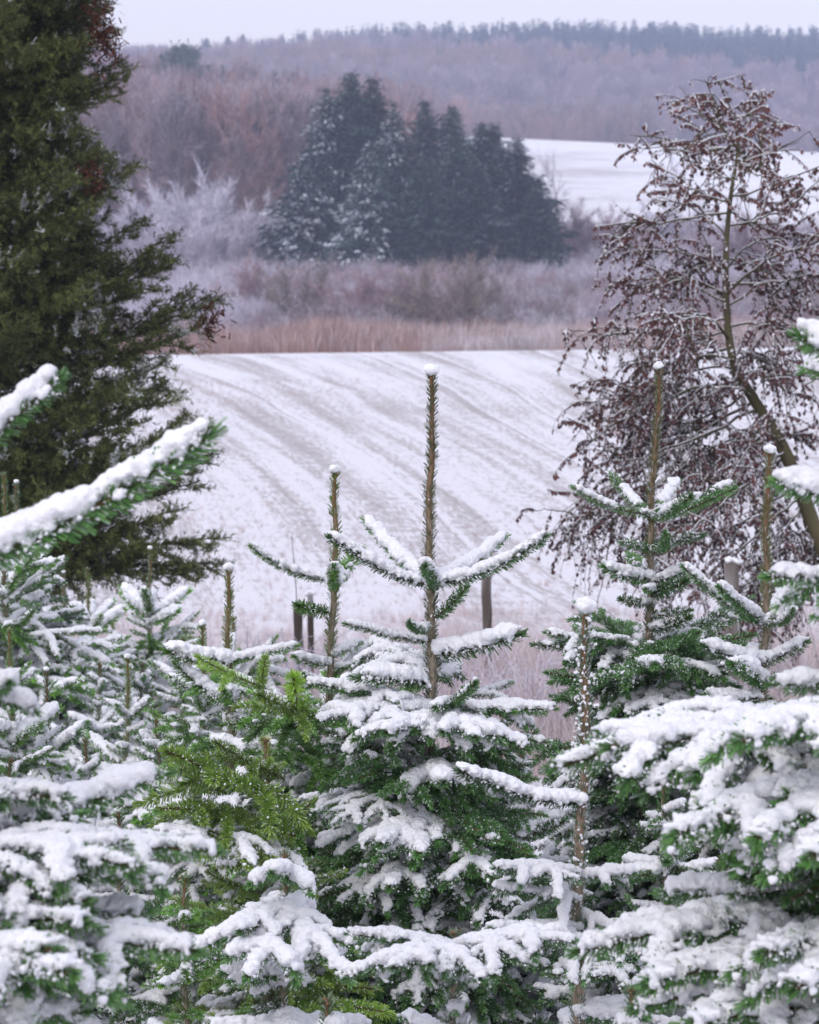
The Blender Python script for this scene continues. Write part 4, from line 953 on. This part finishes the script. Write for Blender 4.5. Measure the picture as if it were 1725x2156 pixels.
# ------------------------------------------------------------------ alder with clinging brown leaves at the right
def alder():
    D = 22.0; base = np.array([GX(1800, D), D, Gf(GX(1800, D), D)]); root = thing('alder_tree', base, 'slender alder hung with brown withered leaves and frosted twigs at the right', 'alder')
    T = np.array([W(*p) for p in [(1800, 1560, D), (1760, 1250, D), (1715, 1110, D), (1655, 950, D), (1600, 860, D), (1545, 775, D), (1532, 690, D), (1528, 600, D), (1530, 500, D), (1540, 400, D), (1556, 320, D), (1548, 250, D), (1515, 175, D)]])
    tt = np.linspace(0, 12, 50); TT = np.stack([np.interp(tt, range(13), T[:, j]) for j in range(3)], 1) - base
    for _ in range(2): TT[1:-1] = (TT[:-2] + TT[1:-1]*2 + TT[2:])/4
    R = np.interp(tt, [0, 2, 5, 8, 12], [.085, .06, .034, .02, .004])
    V, F = tubes(TT[None], R[None], 8); gm = Geo(); gm.add(V, F, 0, .45 + .3*np.sin(V[:, 2]*9), 0)
    V, F = tubes((TT + np.array([-.012, -.01, .012]))[None], (R*.62)[None], 6)
    link('trunk', gm.mesh('trunk', [M['alder_bark']], smooth=True), root)
    rg = np.random.default_rng(5)
    def limb(s0, tip, h=.18, r0=None, dens=1.0, brown=.5, top_=False):
        p0 = np.array([np.interp(s0, range(13), T[:, j]) for j in range(3)]); p1 = np.asarray(tip, float)
        k = 14; t = np.linspace(0, 1, k)[:, None]; L = np.linalg.norm(p1 - p0)
        P = p0 + (p1 - p0)*t + np.array([0, 0, 1.])*h*L*4*t*(1 - t)*(1.2 - .4*t) + np.cumsum(rg.normal(size=(k, 3)), 0)*.011*L
        P[0] = p0; P = P - base; r = .0045 + .0058*L
        g = Geo(); V, F = tubes(P[None], np.linspace(r, .003, k)[None], 5); g.add(V, F, 0, .4, 0)
        # twigs
        nt_ = int((16*L + 6)*dens); Q = []; dirn = norm(P[-1] - P[0]); stems = [P]
        for i in range(int(3 + 3*L)):     # side limbs of the limb
            u = rg.uniform(.2, .9); b = np.array([np.interp(u, t[:, 0], P[:, j]) for j in range(3)])
            d = norm(dirn*.7 + rg.normal(size=3)*np.array([.6, .8, .55])); l = L*rg.uniform(.18, .42)
            S_ = b + d*l*t + np.array([0, 0, 1.])*l*rg.uniform(-.35, .2)*t*t + np.cumsum(rg.normal(size=(k, 3)), 0)*.012*l; stems.append(S_)
            V, F = tubes(S_[None], np.linspace(r*.5, .0022, k)[None], 4); g.add(V, F, 0, .35, 0)
        for i in range(nt_):
            S_ = stems[0] if rg.random() < .4 else stems[int(rg.integers(len(stems)))]
            u = rg.uniform(.12, 1)**.8; dr_ = (.30 if top_ else .75)*rg.uniform(0, 1.3); b = np.array([np.interp(u, t[:, 0], S_[:, j]) for j in range(3)])
            d = norm(dirn*.4 + rg.normal(size=3)*np.array([.8, .8, .5])); l = rg.uniform(.12, .5); q = np.linspace(0, 1, 7)[:, None]
            Q.append(b + d*l*q*(1 - .25*q) + np.array([0, 0, -1.])*l*dr_*q*q + rg.normal(size=(7, 3))*.006*q)
        Q = np.array(Q); V, F = tubes(Q, np.repeat(np.linspace(.0032, .0014, 7)[None], len(Q), 0), 3); g.add(V, F, 0, .2, 0)
        br = link('branch', g.mesh('branch', [M['alder_bark']]), root)
        gs = Geo(); V, F = tubes((P + np.array([0, 0, r*.75]))[None], (np.linspace(r*.5, .0015, k))[None], 4); gs.add(V, F, 0)
        V, F = tubes(Q[:, :5] + np.array([0, 0, .0055]), np.repeat(np.linspace(.0036, .0022, 5)[None], len(Q), 0), 3); kx = rg.random(len(Q)) < .30
        gs.add(V, F.reshape(len(Q), -1, 4)[kx].reshape(-1, 4), 0)
        nl = int(len(Q)*(40 if top_ else 30)); wq = rg.random(len(Q))**2.2 + .03; qi = rg.choice(len(Q), nl, p=wq/wq.sum()); ui = rg.uniform(.8, 6, nl); i0 = np.minimum(ui.astype(int), 5)
        b = Q[qi, i0] + (Q[qi, i0+1] - Q[qi, i0])*(ui - i0)[:, None]; d = norm(rg.normal(size=(nl, 3))*np.array([.42, .42, .3]) - np.array([0, 0, .9]))
        l = .016 + .030*rg.random(nl)**1.5; mid = b + d*(l*.55)[:, None] + rg.normal(size=(nl, 3))*.004; tip_ = b + d*l[:, None]; sd = norm(np.cross(d, rg.normal(size=(nl, 3))))*(l*rg.uniform(.18, .42, nl))[:, None]
        V = np.stack([b, mid + sd, tip_, mid - sd], 1).reshape(-1, 3); gl = Geo(); fr = np.repeat((rg.random(nl) < .2)*rg.uniform(.3, .9, nl), 4)
        gl.add(V, np.arange(nl*4).reshape(nl, 4), 0, np.repeat(np.clip(rg.normal(brown, .3, nl), 0, 1), 4), fr)
        lo = link('leaves', gl.mesh('leaves', [M['alder_leaf']]), br); lo['kind'] = 'stuff'
        ns = int(nl*.55); w = rg.integers(0, nl, ns); V, F = balls(b[w] + np.array([0, 0, .006]), rg.uniform(.003, .007, (ns, 1))*np.array([[1.3, 1.3, .8]])); gs.add(V, F, 0)
        link('snow', gs.mesh('snow', [M['far_snow']], smooth=True), br)
    outl = [(12, 1497, 160), (11.6, 1480, 195), (11.5, 1585, 215), (11.1, 1472, 235), (10.8, 1615, 245), (11, 1568, 225), (10.6, 1450, 320), (10.6, 1370, 262), (10.5, 1655, 300), (10.2, 1630, 340), (9.8, 1400, 300), (9.6, 1760, 330),
            (9.5, 1620, 400), (9.2, 1400, 350), (9, 1320, 480), (8.8, 1740, 380), (8.6, 1350, 430), (8.3, 1690, 470), (8, 1310, 520), (8, 1460, 470), (7.8, 1800, 450), (7.6, 1640, 560), (7.3, 1400, 560), (7, 1780, 570), (6.8, 1290, 640), (6.6, 1340, 600),
            (6.5, 1690, 640), (6.2, 1250, 700), (6, 1740, 700), (5.9, 1320, 760), (5.7, 1400, 700), (5.5, 1240, 830), (5.4, 1620, 720), (5.3, 1640, 800), (5.2, 1230, 900), (5, 1300, 880), (4.8, 1760, 800), (4.6, 1210, 960), (4.5, 1380, 900), (4.4, 1280, 1010), (4.2, 1200, 1060),
            (4, 1240, 1110), (3.9, 1400, 1050), (3.7, 1300, 1130), (3.5, 1190, 1120), (3.3, 1450, 1120), (3.2, 1700, 900), (3, 1350, 1210), (2.8, 1290, 1230), (2.6, 1500, 1180), (2.4, 1420, 1270), (2.3, 1560, 1250), (2.1, 1620, 1180), (1.8, 1480, 1330), (1.6, 1600, 1330), (3.0, 1520, 1000), (3.6, 1560, 950), (2.9, 1650, 1050), (2.2, 1690, 1300), (4.2, 1500, 860)]
    for i, (s0, px, py) in enumerate(outl):
        dD = rg.normal()*.55
        if py < 560: s0 = s0 - rg.uniform(.1, 1.1)
        px += rg.normal()*16; py += rg.normal()*18
        limb(s0, W(px, py, D + dD), top_=py < 420, h=(rg.uniform(-.12, .06) if py < 420 else .12*rg.uniform(-.4, 1.5)), dens=(1.0 if py < 450 else (1.7 if py < 700 else 2.3)), brown=.62 if py < 420 else .38)
alder()

# ------------------------------------------------------------------ fence posts
def post(px, row, D, r, label, lean=0.0, sq=False, wood=.4, capn=True):
    x = GX(px, D); g0 = Gf(x, D); h = W(px, row, D)[2] - g0; root = thing('fence_post', (x, D, g0), label, 'fence post', 'old fence posts along the field')
    rg = np.random.default_rng(int(px)); zz = np.linspace(-.1, h, 9); P = np.stack([lean*(zz - h)*-1 + rg.normal(size=9)*.002, 0*zz, zz], 1)
    V, F = tubes(P[None], (r*rg.uniform(.94, 1.06, 9))[None], 9); n9 = len(V); top = len(V) - 9
    V = np.concatenate([V, [P[-1]]]); cap = np.array([[top + i, top + (i + 1) % 9, n9] for i in range(9)])
    V[:, :2] += (vnoise(V*np.array([30, 30, 5]), 2)[:, None] - .5)*r*.3
    tn = np.clip(wood + (vnoise(V*np.array([40, 40, 4]), 4) - .5)*.8, 0, 1)
    link('post', new_mesh('post', V, [(F, 0), (cap, 0)], [M['post_wood']], {'tone': tn, 'frost': np.clip((vnoise(V*14, 7) - .55)*1.6, 0, .6)}, smooth=False), root)
    if capn:
        C = P[-1] + rg.normal(size=(30, 3))*np.array([r*.45, r*.45, .006]) + np.array([0, 0, .012]); link('snow_cap', blob_mesh('snow_cap', C, np.full(30, .018), .007, M['snow']), root)
    return root
t = post(624, 1272, 25, .040, 'dark leaning post with a thin wire rod on top, left of the slim fir', lean=.045, wood=.1, capn=False)
V, F = tubes(np.array([[[0, 0, .9], [-.01, 0, 1.1], [-.045, 0, 1.55]]]), np.array([[.004, .004, .003]]), 4)
link('wire_rod', new_mesh('wire_rod', V, [(F, 0)], [M['post_wood']], {'tone': np.zeros(len(V)), 'frost': np.zeros(len(V))}), t)
post(653, 1252, 25.5, .028, 'thin dark post right beside the leaning one', wood=.1)
post(1027, 1214, 25, .042, 'brownish round post right of the middle fir', wood=.35)
post(1547, 1184, 19.5, .048, 'grey weathered post between the two right hand firs', lean=.02, wood=1.0)
